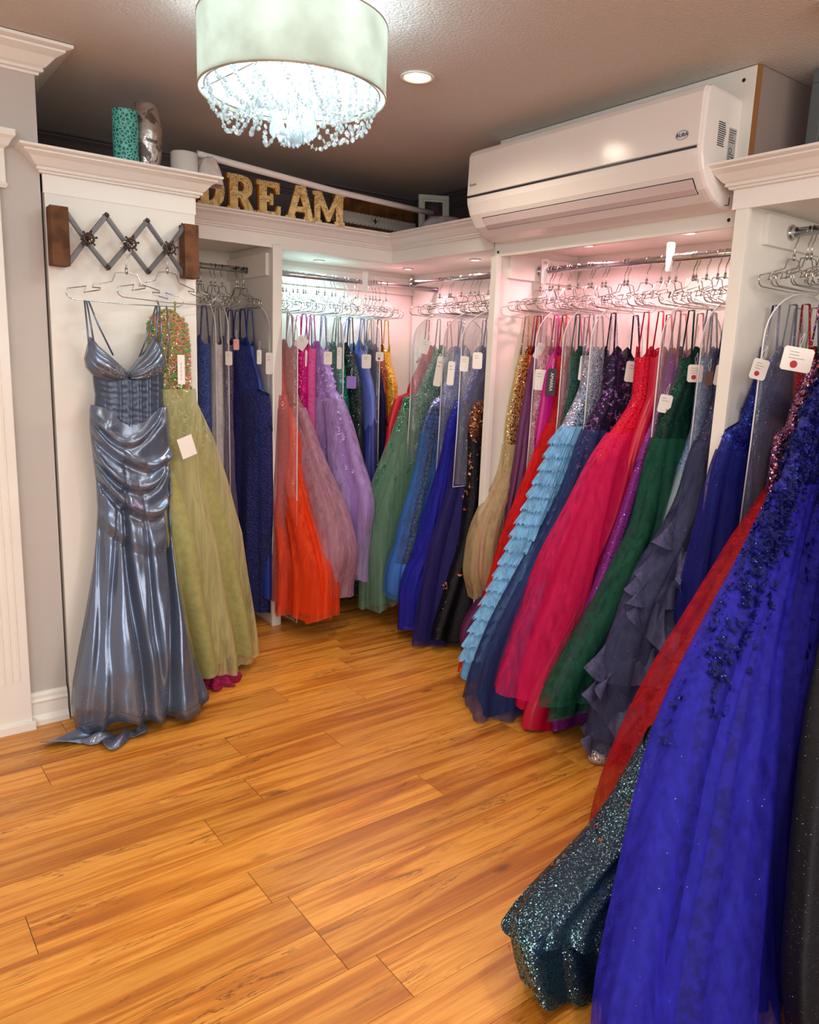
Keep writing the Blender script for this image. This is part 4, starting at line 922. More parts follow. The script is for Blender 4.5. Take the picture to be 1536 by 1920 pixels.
    if strap:
        for f0 in ((-.085,.085) if not halter else (-.03,.05)):
            q = MB(); zb = zt+.0
            q.tube([(f0*.9,lean(1.68)+.012*near,1.672),(f0*.98,lean(1.6)+.02*near,(1.672+zb)/2),(f0*1.05,lean(zb)+.028*near,zb-.01)], .0038, 6)
            q.build('strap', strap_m or bod, e, smooth=True)
            q = MB(); q.tube([(f0*.9,lean(1.68)+.010*near,1.672),(f0*.9,lean(1.68)-.012*near,1.672),(f0*1.0,lean(zb)-.02*near,zb-.01)], .0034, 6); q.build('strap', strap_m or bod, e, smooth=True)
    if appl:   # (material, count, zlo, zhi, size, densityfn)
        for am_, cnt, z0, z1, size, bias in appl:
            q = MB()
            for _ in range(cnt):
                z = z0+(z1-z0)*rnd.random()**(1/max(.2,bias)); th = rnd.uniform(-.5, PI*.98) if rnd.random() < .85 else rnd.uniform(0,6.28)
                x, y, z = surf(th, z, .004); p1 = Vector(surf(th+.04, z, .004)); p2 = Vector(surf(th, z-.01, .004)); p0 = Vector((x,y,z))
                a = p1-p0; b = p2-p0
                if a.length < 1e-6 or b.length < 1e-6: continue
                nn = a.cross(b).normalized()
                ctr = Vector((0,lean(z),z)); nn = nn if nn.dot(p0-ctr) > 0 else -nn
                a.normalize(); b = nn.cross(a)
                for pet in range(rnd.choice((3,4,5))):
                    r = rnd.uniform(0,6.28); d = (a*math.cos(r)+b*math.sin(r)); s2 = nn.cross(d); L_ = size*rnd.uniform(.7,1.3); lift = nn*L_*rnd.uniform(.15,.45)
                    base_ = p0+nn*.002
                    q.add([base_, base_+d*L_*.5+s2*L_*.26+lift*.4, base_+d*L_+lift, base_+d*L_*.5-s2*L_*.26+lift*.4, base_+d*L_*.5+lift*.15], [(0,1,4),(1,2,4),(2,3,4),(3,0,4)])
            q.build('floral_applique', am_, e)['kind'] = 'stuff'
    for (f, z, w, h, tilt, style) in TAGS.get(key, []):
        price_tag(e, f, z, w, h, tilt, style, near, lean(z), wf(z))
    if extra: extra(e, surf, sheet, lean, near, af, rnd)
    # its hanger
    hl = (loc[0], st+0.0, zr-.2-.002) if rack in 'CDE' else (st, loc[1], zr-.2-.002)
    hanger(hl, 0 if rack in 'CDE' else PI/2, 'wire hanger holding the '+HN[key], None)
    return e
def hash_(s): return sum((i+1)*ord(c) for i, c in enumerate(s))
tagw = P('tag_white',(236,228,220),.6); tagi = P('tag_ink',(150,140,140),.7); tagr = P('tag_red',(178,38,48),.6)
def price_tag(e, f, z, w, h, tilt, style, near, ly, wz):
    m_ = {'plain':tagw,'dot':tagw,'pink':P('tag_pink',(240,170,160),.6),'violet':P('tag_violet',(150,118,196),.6),'brown':P('tag_brown',(112,84,80),.6),'amarra':P('tag_black',(26,22,26),.5)}[style]
    y = ly+near*(wz+.03)
    q = MB(); q.m = 0
    b = min(.006, w*.15); out = [(-w/2+b,-h/2),(w/2-b,-h/2),(w/2,-h/2+b),(w/2,h/2-b),(w/2-b,h/2),(-w/2+b,h/2),(-w/2,h/2-b),(-w/2,-h/2+b)]
    N = len(out); q.add([(a,-.0006,c) for a,c in out]+[(a,.0006,c) for a,c in out], [tuple(range(N)),tuple(range(N,2*N))[::-1]]+[(i,(i+1)%N,N+(i+1)%N,N+i) for i in range(N)])
    q.m = 1
    q.tube([(0,0,h/2-.004),(.004,.006,h/2+.02),(.002,.0,h/2+.045)], .0007, 4); q.tube([(0,0,h/2-.004),(-.005,.004,h/2+.02),(.002,.0,h/2+.045)], .0007, 4)
    if style in ('plain','dot','pink'):
        q.m = 2; rn = random.Random(int(f*1000+z*777))
        for i in range(3 if style == 'dot' else 2):
            zz = h*.28-i*h*.13; q.box(-w*.3,-w*.3+w*rn.uniform(.3,.55),-.0009,-.0005,zz,zz+max(.0012,h*.025))
            q.box(-w*.3,-w*.3+w*rn.uniform(.3,.55),.0005,.0009,zz,zz+max(.0012,h*.025))
    if style == 'dot':
        q.m = 3
        r = min(w,h)*.16
        for s_ in (-1,1): q.tube([(-w*.08,s_*.0006,-h*.22),(-w*.08,s_*.0011,-h*.22)], r, 14)
    o = q.build('price_tag', [m_, P('string_white',(225,218,210),.7), tagi, tagr], e)
    # local +x is towards the room, near*y towards the viewer side
    ang = math.atan2(near*.75, .66)      # facing direction in local plane
    o.location = (f, y, z); o.rotation_euler = (0, math.radians(tilt)*0, ang+PI/2)
    o.rotation_euler = (Matrix.Rotation(ang+PI/2,3,'Z') @ Matrix.Rotation(math.radians(tilt),3,'Y')).to_euler()
    if style == 'dot': o['label'] = 'white tag with a red dot sticker'
    if style == 'amarra':
        o['label'] = 'narrow black designer tag'
        text_obj('tag_lettering','AMARRA',w*.5,tagw,o,(0,-.0012,0),(PI/2,PI/2,0),.0002)
# materials for the gowns
C_ = dict
def organza(n, c, a=.5, g=0): return m_tulle(n, c, a, g)
HN = dict(sage='sage green tulle gown', cornflower='cornflower blue gown with grey ruffles', royal_tulle='royal blue glitter tulle gown', black_rose='black gown with rose gold sequins', indigo='indigo gown in the corner unit', red_corner='red satin gown at the closet corner',
 champagne='champagne tulle gown', plum='plum satin mermaid gown', orange_seq='orange sequin gown', pink_seq='pale pink sequin gown', magenta='magenta satin gown', red='bright red tulle gown', darkgreen='dark green lace gown', sky='sky blue tiered gown', navy_floral='navy tulle gown with purple florals', pink='hot pink tulle gown', crimson='crimson satin gown', blush='blush pink gown', orchid='orchid purple glitter gown', emerald='emerald sequin gown', bluegrey='pale blue grey satin gown', slate='slate ruffle gown',
 navy_lace='navy gown with blue beaded bodice', navy_bag='dark navy glitter gown', irides='iridescent pink and purple sequin gown', redlace='red lace gown', teal='teal glitter gown with train', royal='royal blue beaded ball gown', black_glit='black glitter gown',
 periwinkle='periwinkle lace gown', pale='pale ivory gown', plumfloral='dusky plum gown with florals', navyA='navy lace gown with wide straps', blueA='plain royal blue gown', coral='coral glitter gown', orange='orange red tulle gown', rose='dusty rose tulle gown', magentaB='magenta beaded gown', pinkB='candy pink gown', lilac='lilac floral tulle gown', emeraldB='emerald sequin gown in the back closet', charcoal='charcoal glitter gown', periB='periwinkle satin gown', navyhalter='navy halter gown', bronze='bronze sequin gown', gold='golden yellow sequin gown')
# --- near right rack
gown('black_glit','black glitter gown at the right edge of the picture, closest to the viewer', m_glitter('black_glitter',(10,8,14),(120,120,135),700,.02), MATS.get('black_glitter') or m_glitter('black_glitter',(10,8,14),(120,120,135),700,.02), wt=.04, wh=.11, hem=.0, amp=.012, k=3, rows=60, wide=True)
def royal_extra(e, surf, sheet, lean, near, af, rnd): pass
rb = m_cloth('royal_lining',(38,34,138),(26,24,104),40,.1)
gown('royal','royal blue beaded ball gown with floral applique filling the near right rack', m_lace('royal_lace',(34,38,150),(16,20,92),30,.15,1), rb,
     over=(m_tulle('royal_tulle_over',(54,50,184),.42,.02),.02), wt=.05, wh=.13, hem=.01, amp=.036, k=6, n=320, rows=90, zw=1.13, zt=1.56, wide=True,
     appl=[(m_glitter('royal_petal',(12,16,82),(90,130,255),500,.14),1300,.95,1.55,.017,1),(MATS['royal_petal'],1500,.52,1.12,.021,2.4)])
def teal_extra(e, surf, sheet, lean, near, af, rnd):
    for zc, wd, p0, nm in ((.50,.30,.4,'flounce'),(.34,.26,2.0,'flounce')):
        q = MB(); N = 150; rows_ = [[] for _ in range(12)]
        for i in range(N+1):
            t = i/N; th = -.5+t*2.3; z = zc-.06*math.sin(t*3)
            c = Vector(surf(th, z, -.006)); out = Vector((math.cos(th), near*max(.35,math.sin(th)), 0)).normalized(); tg_ = Vector((-math.sin(th),near*math.cos(th),0)); ph_ = t*17+p0
            for r in range(12):
                w = r/11; x, y, zz = surf(th, max(.02, z-wd*w), .012)
                v = Vector((x,y,zz))+out*(.035*w*math.sin(ph_)+.01*w)+tg_*(.02*w*math.cos(ph_)); v.z = max(.006, v.z+.02*w*math.cos(ph_))
                rows_[r].append(tuple(v))
        q.loft(rows_, closed=False); q.build(nm, MATS['teal_glitter'], e, smooth=True)
tg = m_glitter('teal_glitter',(24,42,52),(150,200,210),420,.42,1.5)
gown('teal','dark teal glitter mermaid gown whose train sweeps onto the open floor', tg, tg, wt=.04, wh=.12, hem=.012, amp=.042, k=5, n=240, rows=110, zw=1.1, back=.2, soft=.3, df=.0, extra=teal_extra,
     appl=[(m_glitter('bronze_lace',(150,100,62),(220,190,160),500,.25),170,.1,.36,.010,1)])
rl = m_lace('red_lace',(176,14,28),(120,6,18),34,.05,1)
gown('redlace','red lace gown with sheer floral hem between the teal and slate gowns', rl, rl, over=(m_tulle('red_sheer',(170,16,30),.45),.03), wt=.04, wh=.10, hem=.02, amp=.018, k=4, rows=70, n=130, df=.07,
     appl=[(P('red_petal',(170,14,28),.45),420,.1,1.3,.018,.8)])
ir = m_glitter('irid_sequin',(70,60,110),(236,160,190),170,.75,1.6)
gown('irides','iridescent pink and purple sequin gown hanging behind a large white tag', ir, ir, wt=.035, wh=.05, amp=.008, k=3, fmax=.27)
gown('navy_bag','dark navy glitter gown inside the plastic garment bag near the red lace gown', m_glitter('navy_glitter',(26,30,78),(150,160,210),420,.14), MATS['navy_glitter'], wt=.04, wh=.09, amp=.014, k=4, fmax=.4)
nb = m_glitter('navy_bead',(22,26,104),(90,120,240),260,.4,1.2,patch=14)
gown('navy_lace','navy tulle gown with bright blue beaded bodice beside the white closet post', nb, m_cloth('navy_blue_lining',(28,32,110),(20,24,84),50,.1), over=(m_tulle('navy_blue_tulle',(36,42,130),.5,.03),.02), wt=.045, wh=.10, amp=.02, k=5,
     appl=[(nb,240,.7,1.35,.012,.6)])
# --- rail below the air conditioner
sl = m_cloth('slate_cloth',(66,68,98),(50,52,78),60,.1)
def slate_extra(e, surf, sheet, lean, near, af, rnd):
    om = m_tulle('slate_organza',(92,94,128),.74,.02)
    specs = [(.90,.50,.17,.9),(.78,.62,.17,1.9),(.66,.66,.16,.3),(.52,.60,.18,2.2),(.38,.70,.16,1.2),(.26,.66,.14,2.9)]
    for zc, fx, wd, p0 in specs:
        q = MB(); N = 130; rows_ = [[] for _ in range(7)]
        for i in range(N+1):
            t = i/N; th = -.55+t*2.5; z = zc+.10*math.cos(t*4.2+p0)+.03*math.sin(t*9+p0)
            x, y, z = surf(th, z, .004); c = Vector((x,y,z)); out = Vector((math.cos(th), near*max(.25,math.sin(th))*.9, 0)).normalized(); tg_ = Vector((-math.sin(th),near*math.cos(th),0))
            ph_ = t*26+p0*3+1.2*math.sin(t*7)
            for r in range(7):
                w = r/6; rr = wd*w*(.9+.2*math.sin(t*5+p0))
                rows_[r].append(tuple(c+out*(rr*(.72+.34*math.sin(ph_)*w**.3))+Vector((0,0,-rr*(.72+.2*math.cos(ph_+.6))))+tg_*(.05*w*w*math.cos(ph_))))
        q.loft(rows_, closed=False); q.build('ruffle', om, e, smooth=True)
gown('slate','slate blue glitter gown with large curling organza ruffles', m_glitter('slate_glitter',(50,52,84),(150,156,205),380,.22), sl, over=(m_tulle('slate_tulle',(74,78,112),.55,.03),.02), wt=.045, wh=.12, hem=.04, amp=.022, k=4, extra=slate_extra)
gown('bluegrey','pale blue grey satin gown squeezed behind the slate ruffle gown', m_lace('bluegrey_lace',(110,136,176),(150,172,200),30), m_satin('bluegrey_satin',(134,152,160),.4,.1), wt=.035, wh=.09, amp=.012, k=3, fmax=.36)
em = m_glitter('emerald_sequin',(10,46,38),(40,140,110),300,.3,1.3,patch=12)
gown('emerald','emerald sequin gown with green tulle skirt and round-cornered tag', em, m_cloth('emerald_lining',(14,56,44),(8,40,32),50,.1), over=(m_tulle('emerald_tulle',(28,84,66),.6,.03),.025,.09), wt=.045, wh=.11, hem=.11, amp=.024, k=5, lin=.03,
     appl=[(em,520,.55,1.3,.014,.7)], hem_band=MATS.get('emerald_tulle'))
gown('orchid','orchid purple glitter gown showing only its hem under the emerald gown', m_glitter('orchid_glitter',(118,40,120),(220,150,230),380,.12), MATS['orchid_glitter'], wt=.03, wh=.07, hem=.02, amp=.014, k=5)
gown('blush','blush pink sparkling gown in a garment bag beside the hot pink gown', m_glitter('blush_glitter',(206,130,146),(250,220,225),380,.15), MATS['blush_glitter'], wt=.03, wh=.06, amp=.01, k=3, fmax=.25)
gown('crimson','crimson satin gown tucked behind the hot pink tulle gown', m_satin('crimson_satin',(190,12,58),.4,.1), MATS['crimson_satin'], wt=.035, wh=.09, hem=.02, amp=.016, k=4)
gown('pink','hot pink tulle ball gown with beaded bodice, brightest on the right rail', m_glitter('pink_bead',(214,20,60),(255,150,170),260,.18), m_cloth('pink_lining',(206,14,78),(186,10,66),50,.08), over=(m_tulle('pink_tulle',(226,38,104),.42,.0),.03,.10), lin=.05, wt=.045, wh=.13, hem=.03, amp=.022, k=4, rows=60, strap_m=P('red_strap',(176,16,40),.5))
gown('navy_floral','navy tulle gown with purple floral bodice between sky blue and hot pink', m_glitter('dark_floral',(26,20,44),(150,96,180),150,.3,1,patch=20), m_cloth('navy_lining',(30,36,74),(22,28,60),50,.1), over=(m_tulle('navy_tulle',(52,66,118),.5,.02),.03), wt=.04, wh=.11, hem=.02, amp=.02, k=5,
     appl=[(P('violet_petal',(150,104,170),.35,.3),150,.85,1.45,.013,1)])
def sky_extra(e, surf, sheet, lean, near, af, rnd):
    tm = m_tulle('sky_tier',(134,186,226),.9)
    T = 17
    for t in range(T):
        z0 = 1.18-t*.058; z1 = z0-.078; N = 260
        A, B, C3 = [], [], []
        for j in range(N):
            th = -1.0+(PI+1.0)*j/(N-1); w1 = .5*math.sin(th*70+t)+.5*math.sin(th*43+t*2)
            A.append(surf(th, z0, .006)); x,y,z = surf(th, (z0+z1)/2, .018+.004*w1); B.append((x,y,z)); x,y,z = surf(th, z1+.006*math.sin(th*55+t*3), .03+.008*w1); C3.append((x,y,z))
        q = MB(); q.loft([A,B,C3], closed=False); q.build('ruffle_tier', tm, e, smooth=True)
gown('sky','sky blue gown with stacked ruffle tiers and silver beaded bodice', m_glitter('silver_bead',(150,170,200),(240,244,250),220,.5,1.3), m_cloth('sky_cloth',(120,172,216),(104,156,204),50,.15), wt=.045, wh=.11, hem=.05, amp=.012, k=6, extra=sky_extra)
gown('darkgreen','dark green lace gown inside a garment bag beside the sky blue gown', m_lace('darkgreen_lace',(30,84,70),(16,56,48),40), MATS['darkgreen_lace'], wt=.03, wh=.05, amp=.01, k=4, fmax=.2)
gown('red','bright red tulle gown left of the sky blue tiers', m_lace('red_bodice',(196,20,24),(160,10,16),40), m_cloth('red_lining',(214,22,20),(190,14,14),50,.08), over=(m_tulle('red_tulle',(228,34,28),.5),.015), wt=.035, wh=.09, hem=.03, amp=.016, k=4)
gown('magenta','magenta satin gown beside the black designer tag', m_satin('magenta_satin',(190,16,130),.4,.1), MATS['magenta_satin'], wt=.03, wh=.045, amp=.01, k=3, fmax=.2)
gown('pink_seq','pale pink sequin sheath gown between orange and magenta', m_glitter('pale_pink_sequin',(224,140,150),(255,215,220),260,.4), MATS['pale_pink_sequin'], wt=.028, wh=.04, amp=.008, k=3, fmax=.22)
gown('orange_seq','orange sequin sheath gown beside the champagne gown', m_glitter('orange_sequin',(236,96,48),(255,190,140),260,.35), MATS['orange_sequin'], wt=.028, wh=.04, amp=.008, k=3, fmax=.2)
gown('plum','plum satin mermaid gown flaring on the floor beneath the champagne gown', m_satin('plum_satin',(96,34,84),.5,.0), MATS['plum_satin'], wt=.03, wh=.085, hem=.015, amp=.014, k=3)
gown('champagne','champagne tulle gown with gold sequin bodice and bunched skirt', m_glitter('gold_sequin_pale',(176,146,100),(240,214,160),220,.6,1.3), m_cloth('champ_lining',(206,158,132),(190,142,118),30,.1), over=(m_tulle('champ_tulle',(206,184,142),.5,.015),.02), wt=.035, wh=.085, hem=.27, amp=.02, k=3, zw=1.05, zt=1.5)
# --- corner unit rail
gown('black_rose','black gown covered in rose gold sequin florals beside the white post', m_glitter('rosegold',(60,40,34),(214,150,112),150,.6,1.3), m_glitter('black_sparkle',(18,16,22),(130,120,130),500,.1), wt=.04, wh=.09, hem=.03, amp=.014, k=4,
     appl=[(m_glitter('rosegold_petal',(190,130,100),(240,190,160),300,.5),190,.55,1.35,.013,1),(MATS['rosegold_petal'],16,.32,.4,.016,1)], strap_m=P('black_strap',(24,22,28),.5))
gown('indigo','dark indigo tulle gown inside the clear bag of the corner unit', m_cloth('indigo_cloth',(44,36,92),(30,26,66),50,.1), MATS['indigo_cloth'], over=(m_tulle('indigo_tulle',(50,44,110),.5),.01), wt=.03, wh=.06, hem=.02, amp=.014, k=5)
gown('royal_tulle','royal blue glitter tulle gown in the corner unit', m_glitter('royal_glitter',(36,46,160),(150,170,255),300,.2), m_cloth('royal_cloth',(34,36,140),(28,28,116),50,.1), over=(m_tulle('royal_glit_tulle',(48,48,170),.55,.06),.015), wt=.035, wh=.09, hem=.05, amp=.02, k=4)
def ruff_extra(e, surf, sheet, lean, near, af, rnd):
    rm = m_cloth('grey_ruffle',(92,98,122),(64,70,92),90,.4)
    N = 220
    for t in range(34):
        z0 = 1.22-t*.0245; q = MB(); A, B = [], []
        for j in range(N):
            th = .15+2.1*j/(N-1); w1 = noise.noise(Vector((th*9,t*.7,0)))+.5*math.sin(th*60+t)
            a = surf(th, z0, -.01); b = surf(th, z0-.03+.006*w1, .012+.012*w1); A.append(a); B.append(b)
        M3 = [tuple((Vector(a)+Vector(b))/2+Vector((.006,0,.004))) for a, b in zip(A,B)]
        q.loft([A,M3,B], closed=False); q.build('ruffle', rm, e, smooth=True)
gown('cornflower','cornflower blue satin gown with a long grey ruffled tulle panel', m_glitter('periwinkle_bead',(120,140,210),(220,226,255),240,.4), m_satin('cornflower_satin',(72,132,206),.45,.1), over=(m_tulle('cornflower_tulle',(80,130,210),.35),.01), wt=.035, wh=.085, hem=.2, amp=.016, k=4, extra=ruff_extra)
gown('sage','sage green glitter tulle gown hanging in the back right corner', m_glitter('green_floral_sequin',(44,112,84),(170,220,190),200,.45,1.2), m_cloth('sage_lining',(82,124,100),(72,112,90),40,.08), over=(m_tulle('sage_tulle',(128,160,136),.45,.02),.015), wt=.04, wh=.12, hem=.1, amp=.022, k=3,
     appl=[(MATS['green_floral_sequin'],160,.8,1.4,.014,.6)])
gown('red_corner','red satin gown peeking out at the inside closet corner', m_satin('red_satin',(196,22,44),.4,.1), MATS['red_satin'], wt=.04, wh=.06, amp=.01, k=3, appl=[(P('rose_petal',(176,40,70),.5),12,1.36,1.46,.03,1)])
# --- back closet, right bay
gown('gold','golden yellow sequin gown deep in the back closet corner', m_glitter('yellow_sequin',(230,176,50),(255,232,150),260,.4), MATS['yellow_sequin'], wt=.035, wh=.05, amp=.008, k=3)
gown('bronze','bronze sequin sheath gown beside the golden one', m_glitter('bronze_sequin',(120,66,48),(226,150,110),260,.35), MATS['bronze_sequin'], wt=.035, wh=.05, amp=.008, k=3)
gown('navyhalter','navy halter neck gown with a small red dot tag in the back closet', m_cloth('navy_plain',(20,22,62),(14,16,46),50,.1), MATS['navy_plain'], wt=.035, wh=.05, amp=.008, k=3, halter=True)
gown('periB','periwinkle satin gown inside a tall clear bag in the back closet', m_satin('periwinkle_satin',(104,120,196),.4,.1), m_satin('peri_deep',(62,70,150),.45,.1), wt=.035, wh=.06, amp=.012, k=4)
gown('charcoal','charcoal glitter gown with a violet tag in the back closet', m_glitter('charcoal_glitter',(34,44,46),(140,170,160),420,.18), MATS['charcoal_glitter'], wt=.035, wh=.055, amp=.01, k=4)
gown('emeraldB','emerald sequin gown next to the lilac gown in the back closet', m_glitter('emeraldB_sequin',(8,92,78),(60,200,170),260,.35), m_glitter('emeraldB_dark',(8,50,46),(40,150,130),300,.2), wt=.04, wh=.055, amp=.01, k=4)
gown('lilac','lilac tulle ball gown with tumbling flower appliques', m_lace('lilac_lace',(186,158,222),(168,138,208),30,.0,.6), m_cloth('lilac_lining',(176,142,206),(162,128,194),40,.08), over=(m_tulle('lilac_tulle',(200,172,226),.45),.03), wt=.04, wh=.12, hem=.24, amp=.024, k=3, zw=1.22,
     appl=[(P('lilac_petal',(206,184,236),.5),230,.85,1.4,.016,.8)], hem_band=m_tulle('lilac_band',(222,180,200),.8))
gown('pinkB','candy pink gown between magenta and lilac', m_cloth('candy_pink',(226,110,170),(206,90,150),50,.1), MATS['candy_pink'], wt=.035, wh=.06, amp=.012, k=4)
gown('magentaB','magenta beaded gown whose hem shows under the orange gown', m_glitter('magenta_bead',(200,16,120),(255,110,190),240,.4,1.3), m_satin('magenta_skirt',(170,20,130),.5,.0), wt=.035, wh=.05, amp=.012, k=4, hem=.05)
gown('rose','dusty rose tulle gown with floral bodice overlapping the lilac skirt', m_lace('rose_lace',(170,116,112),(130,84,84),34,.0,1), m_cloth('rose_lining',(180,132,144),(166,118,132),40,.08), over=(m_tulle('rose_tulle',(196,150,166),.5),.025), wt=.04, wh=.10, hem=.22, amp=.02, k=3,
     appl=[(P('rose_petal2',(176,128,116),.5),60,1.15,1.4,.016,1)], hem_band=m_tulle('rose_band',(226,176,176),.85))
gown('orange','orange red glitter tulle gown, brightest in the back closet', m_lace('orange_lace',(232,78,40),(206,60,30),34,.0,.6), m_cloth('orange_lining',(232,62,22),(214,50,16),40,.08), over=(m_tulle('orange_tulle',(244,84,40),.6,.01),.02), wt=.04, wh=.10, hem=.12, amp=.02, k=4)
gown('coral','coral glitter gown inside the longest clear garment bag', m_glitter('coral_glitter',(206,88,84),(250,180,160),300,.2), MATS['coral_glitter'], over=(m_tulle('coral_tulle',(206,104,100),.5,.02),.01), wt=.04, wh=.08, hem=.14, amp=.012, k=3)
# --- back closet, left bay
gown('blueA','plain royal blue satin gown beside the closet divider', m_satin('blue_satin',(34,62,148),.45,.1), MATS['blue_satin'], wt=.03, wh=.05, hem=.12, amp=.008, k=4)
nl = m_lace('navy_lace_m',(26,40,112),(14,24,74),38,.1,1)
gown('navyA','navy lace gown with wide straps and a small pink tag', nl, nl, wt=.07, wh=.10, hem=.05, amp=.014, k=3, strap_m=m_cloth('navy_strap',(24,34,104),(16,24,76),50,.1))
gown('plumfloral','dusky plum gown with florals seen through its plastic bag', m_lace('dusky_lace',(112,92,120),(80,66,92),30), m_cloth('dusky',(112,98,122),(96,82,108),40,.1), wt=.035, wh=.05, amp=.01, k=4)
gown('pale','pale ivory gown zipped in a clear bag in the left bay', m_cloth('ivory_cloth',(214,206,204),(196,188,190),40,.1), MATS['ivory_cloth'], wt=.035, wh=.05, amp=.01, k=4)
gown('periwinkle','periwinkle lace gown beside the sage embroidered gown', m_lace('periwinkle_lace',(76,98,164),(46,66,130),34,.0,1), MATS['periwinkle_lace'], wt=.035, wh=.05, amp=.01, k=4)
# wide straps of the navy lace gown
# --- sage embroidered gown hung on the end panel corner
def sage_front():
    e = empty('evening_gown', (1.2,3.1,0), 0, 'sage tulle gown with colourful embroidered bodice behind the steel blue gown', 'gown')
    lin = m_cloth('olive_lining',(170,166,112),(156,154,100),40,.08); tu = m_tulle('olive_tulle',(208,202,150),.45,.03)
    emb = m_glitter('embroidery',(170,140,84),(180,230,190),260,.35,1.2); em2 = P('emb_pink',(222,120,104),.4,.2); em3 = P('emb_green',(104,160,96),.4,.2)
    rows = [(1.60,1.05,1.08,2.985,.01),(1.585,1.02,1.105,2.985,.02),(1.54,.985,1.135,2.985,.035),(1.45,.985,1.14,2.985,.045),(1.35,.995,1.14,2.99,.05),(1.25,1.0,1.15,3.0,.05),(1.1,1.0,1.235,3.04,.06),(.9,1.02,1.33,3.10,.08),(.66,1.05,1.42,3.15,.10),(.45,1.07,1.46,3.19,.12),(.25,1.1,1.50,3.22,.14),(.1,1.12,1.53,3.25,.15),(0,1.13,1.54,3.26,.15)]
    def sf(th, z, g=0, kk=9, am=.016):
        xl, xr, yc, d = interp_rows(rows, z); c, s = math.cos(th), math.sin(th); t = sm(1.2,.6,z)
        f = -am*1.7*t*((2*abs(math.sin(kk*.42*c+.5*math.sin(z*2)+kk))-1)+.45*(2*abs(math.sin(kk*.9*c+1+.4*math.sin(z*3)))-1)*sm(.9,.3,z))
        yo = (c-.3)*.10*t
        return ((xl+xr)/2+(xr-xl+2*g)/2*c*(1+.02*math.sin(5*th+z*3))-1.2, yc+yo+(d+g)*math.copysign(abs(s)**.8,s)+(f if s < 0 else 0)-3.1, z)
    def sh(name, z0, z1, m_, g=0, kk=9, am=.016, hz=0):
        q = MB(); loops = []
        for i in range(61):
            loops.append([sf(2*PI*j/120, z0+((z1+hz*math.sin(3*2*PI*j/120+kk))-z0)*i/60, g, kk, am) for j in range(120)])
        q.loft(loops); q.build(name, m_, e, smooth=True)
    sh('bodice', 1.60, 1.26, emb); sh('skirt', 1.29, .08, lin, 0, 6, .030, .015); sh('overskirt', 1.3, .05, tu, .022, 8, .026, .02)
    for mt, cnt, z0, z1 in ((em2,260,1.3,1.57),(em3,240,1.28,1.57),(P('emb_silver',(206,214,196),.3,.4),200,1.0,1.4),(em3,90,1.12,1.3),(P('emb_silver',(206,214,196),.3,.4),70,1.14,1.3),(em2,12,.88,1.0)):
        q = MB(); rn = random.Random(cnt)
        for _ in range(cnt):
            th = rn.uniform(PI,2*PI); p0 = Vector(sf(th, rn.uniform(z0,z1), .004)); 
            for pet in range(4):
                r = rn.uniform(0,6.28); d = Vector((math.cos(r),-.3,math.sin(r))); s2 = Vector((-math.sin(r),0,math.cos(r))); L_ = .0075*rn.uniform(.7,1.3)
                q.add([p0+Vector((0,-.003,0)), p0+d*L_*.5+s2*L_*.28, p0+d*L_, p0+d*L_*.5-s2*L_*.28], [(0,1,2,3)])
        q.build('embroidery', mt, e)['kind'] = 'stuff'
    q = MB(); q.tube([(-.17,-.10,1.63),(-.16,-.12,1.58)],.004,6); q.build('strap', emb, e)
    q = MB(); q.tube([(-.10,-.10,1.63),(-.11,-.12,1.58)],.004,6); q.build('strap', emb, e)
    q = MB(); q.box(-.032,.032,-.0008,.0008,-.04,.04); o = q.build('price_tag', tagw, e, loc=(-.115,-.235,1.085)); o.rotation_euler = (0,math.radians(-18),.15); o['label'] = 'blank white card tag'
    q = MB(); q.box(-.014,.014,-.0008,.0008,-.055,.055); q.m = 1
    for k in range(5): q.box(-.002,.0,-.0013,-.0008,-.04+k*.014,-.03+k*.014)
    o = q.build('price_tag', [tagw, tagi], e, loc=(-.115,-.19,1.375))
    hanger((1.07,2.995,1.625), .25, 'wire hanger half hidden behind the satin gown, holding the embroidered sage gown', None)
sage_front()
# magenta lace bundle on the floor below it
cloth_lump('lace_train', (1.275,3.06,.002), (.085,.07,.075), m_lace('magenta_lace',(176,14,92),(120,6,60),40,.0,1), 'crumpled magenta lace hem lying on the floor beside the satin gown', 'gown hem', 5, 64, .45, 9)
# beaded shoe-like hem tip on the floor
q = MB(); q.lathe_at([(.0004,0),(.05,.004),(.055,.02),(.045,.045),(.02,.06),(.0004,.062)],(0,0,0),24,(1.2,.8,1))
o = q.build('beaded_hem', m_glitter('pearl_bead',(196,190,196),(255,255,255),260,.4), smooth=True, loc=(2.20,1.66,.002)); tag(o,'pale beaded hem tip resting on the floor under the slate gown','gown hem')

# ------------------------------------------------------------------ extra hangers along the rails
rs = random.Random(11)
def extras(rack, a, b, n, label, group):
    R0, zr, rz = ROD[rack]
    used = sorted(v[1] for v in PROF.values() if v[0] == rack)
    for i in range(n):
        s_ = a+(b-a)*(i+.5)/n+rs.uniform(-.008,.008)
        if any(abs(s_-u_) < .012 for u_ in used): s_ += .02
        hl = (R0, s_, zr-.202) if rack in 'CDE' else (s_, R0, zr-.202)
        hanger(hl, (0 if rack in 'CDE' else PI/2)+rs.uniform(-.12,.12), label, group)
extras('B', 1.92, 2.75, 12, 'one of the extra silver wire hangers on the right bay rail of the back closet', 'spare hangers in the back closet')
extras('A', 1.5, 1.80, 3, 'one of the extra wire hangers on the left bay rail of the back closet', 'spare hangers in the left bay')
extras('C', 2.84, 3.45, 8, 'one of the extra wire hangers on the short corner rail', 'spare hangers in the corner unit')
extras('D', 1.62, 2.72, 10, 'one of the extra wire hangers on the rail below the air conditioner', 'spare hangers below the air conditioner')
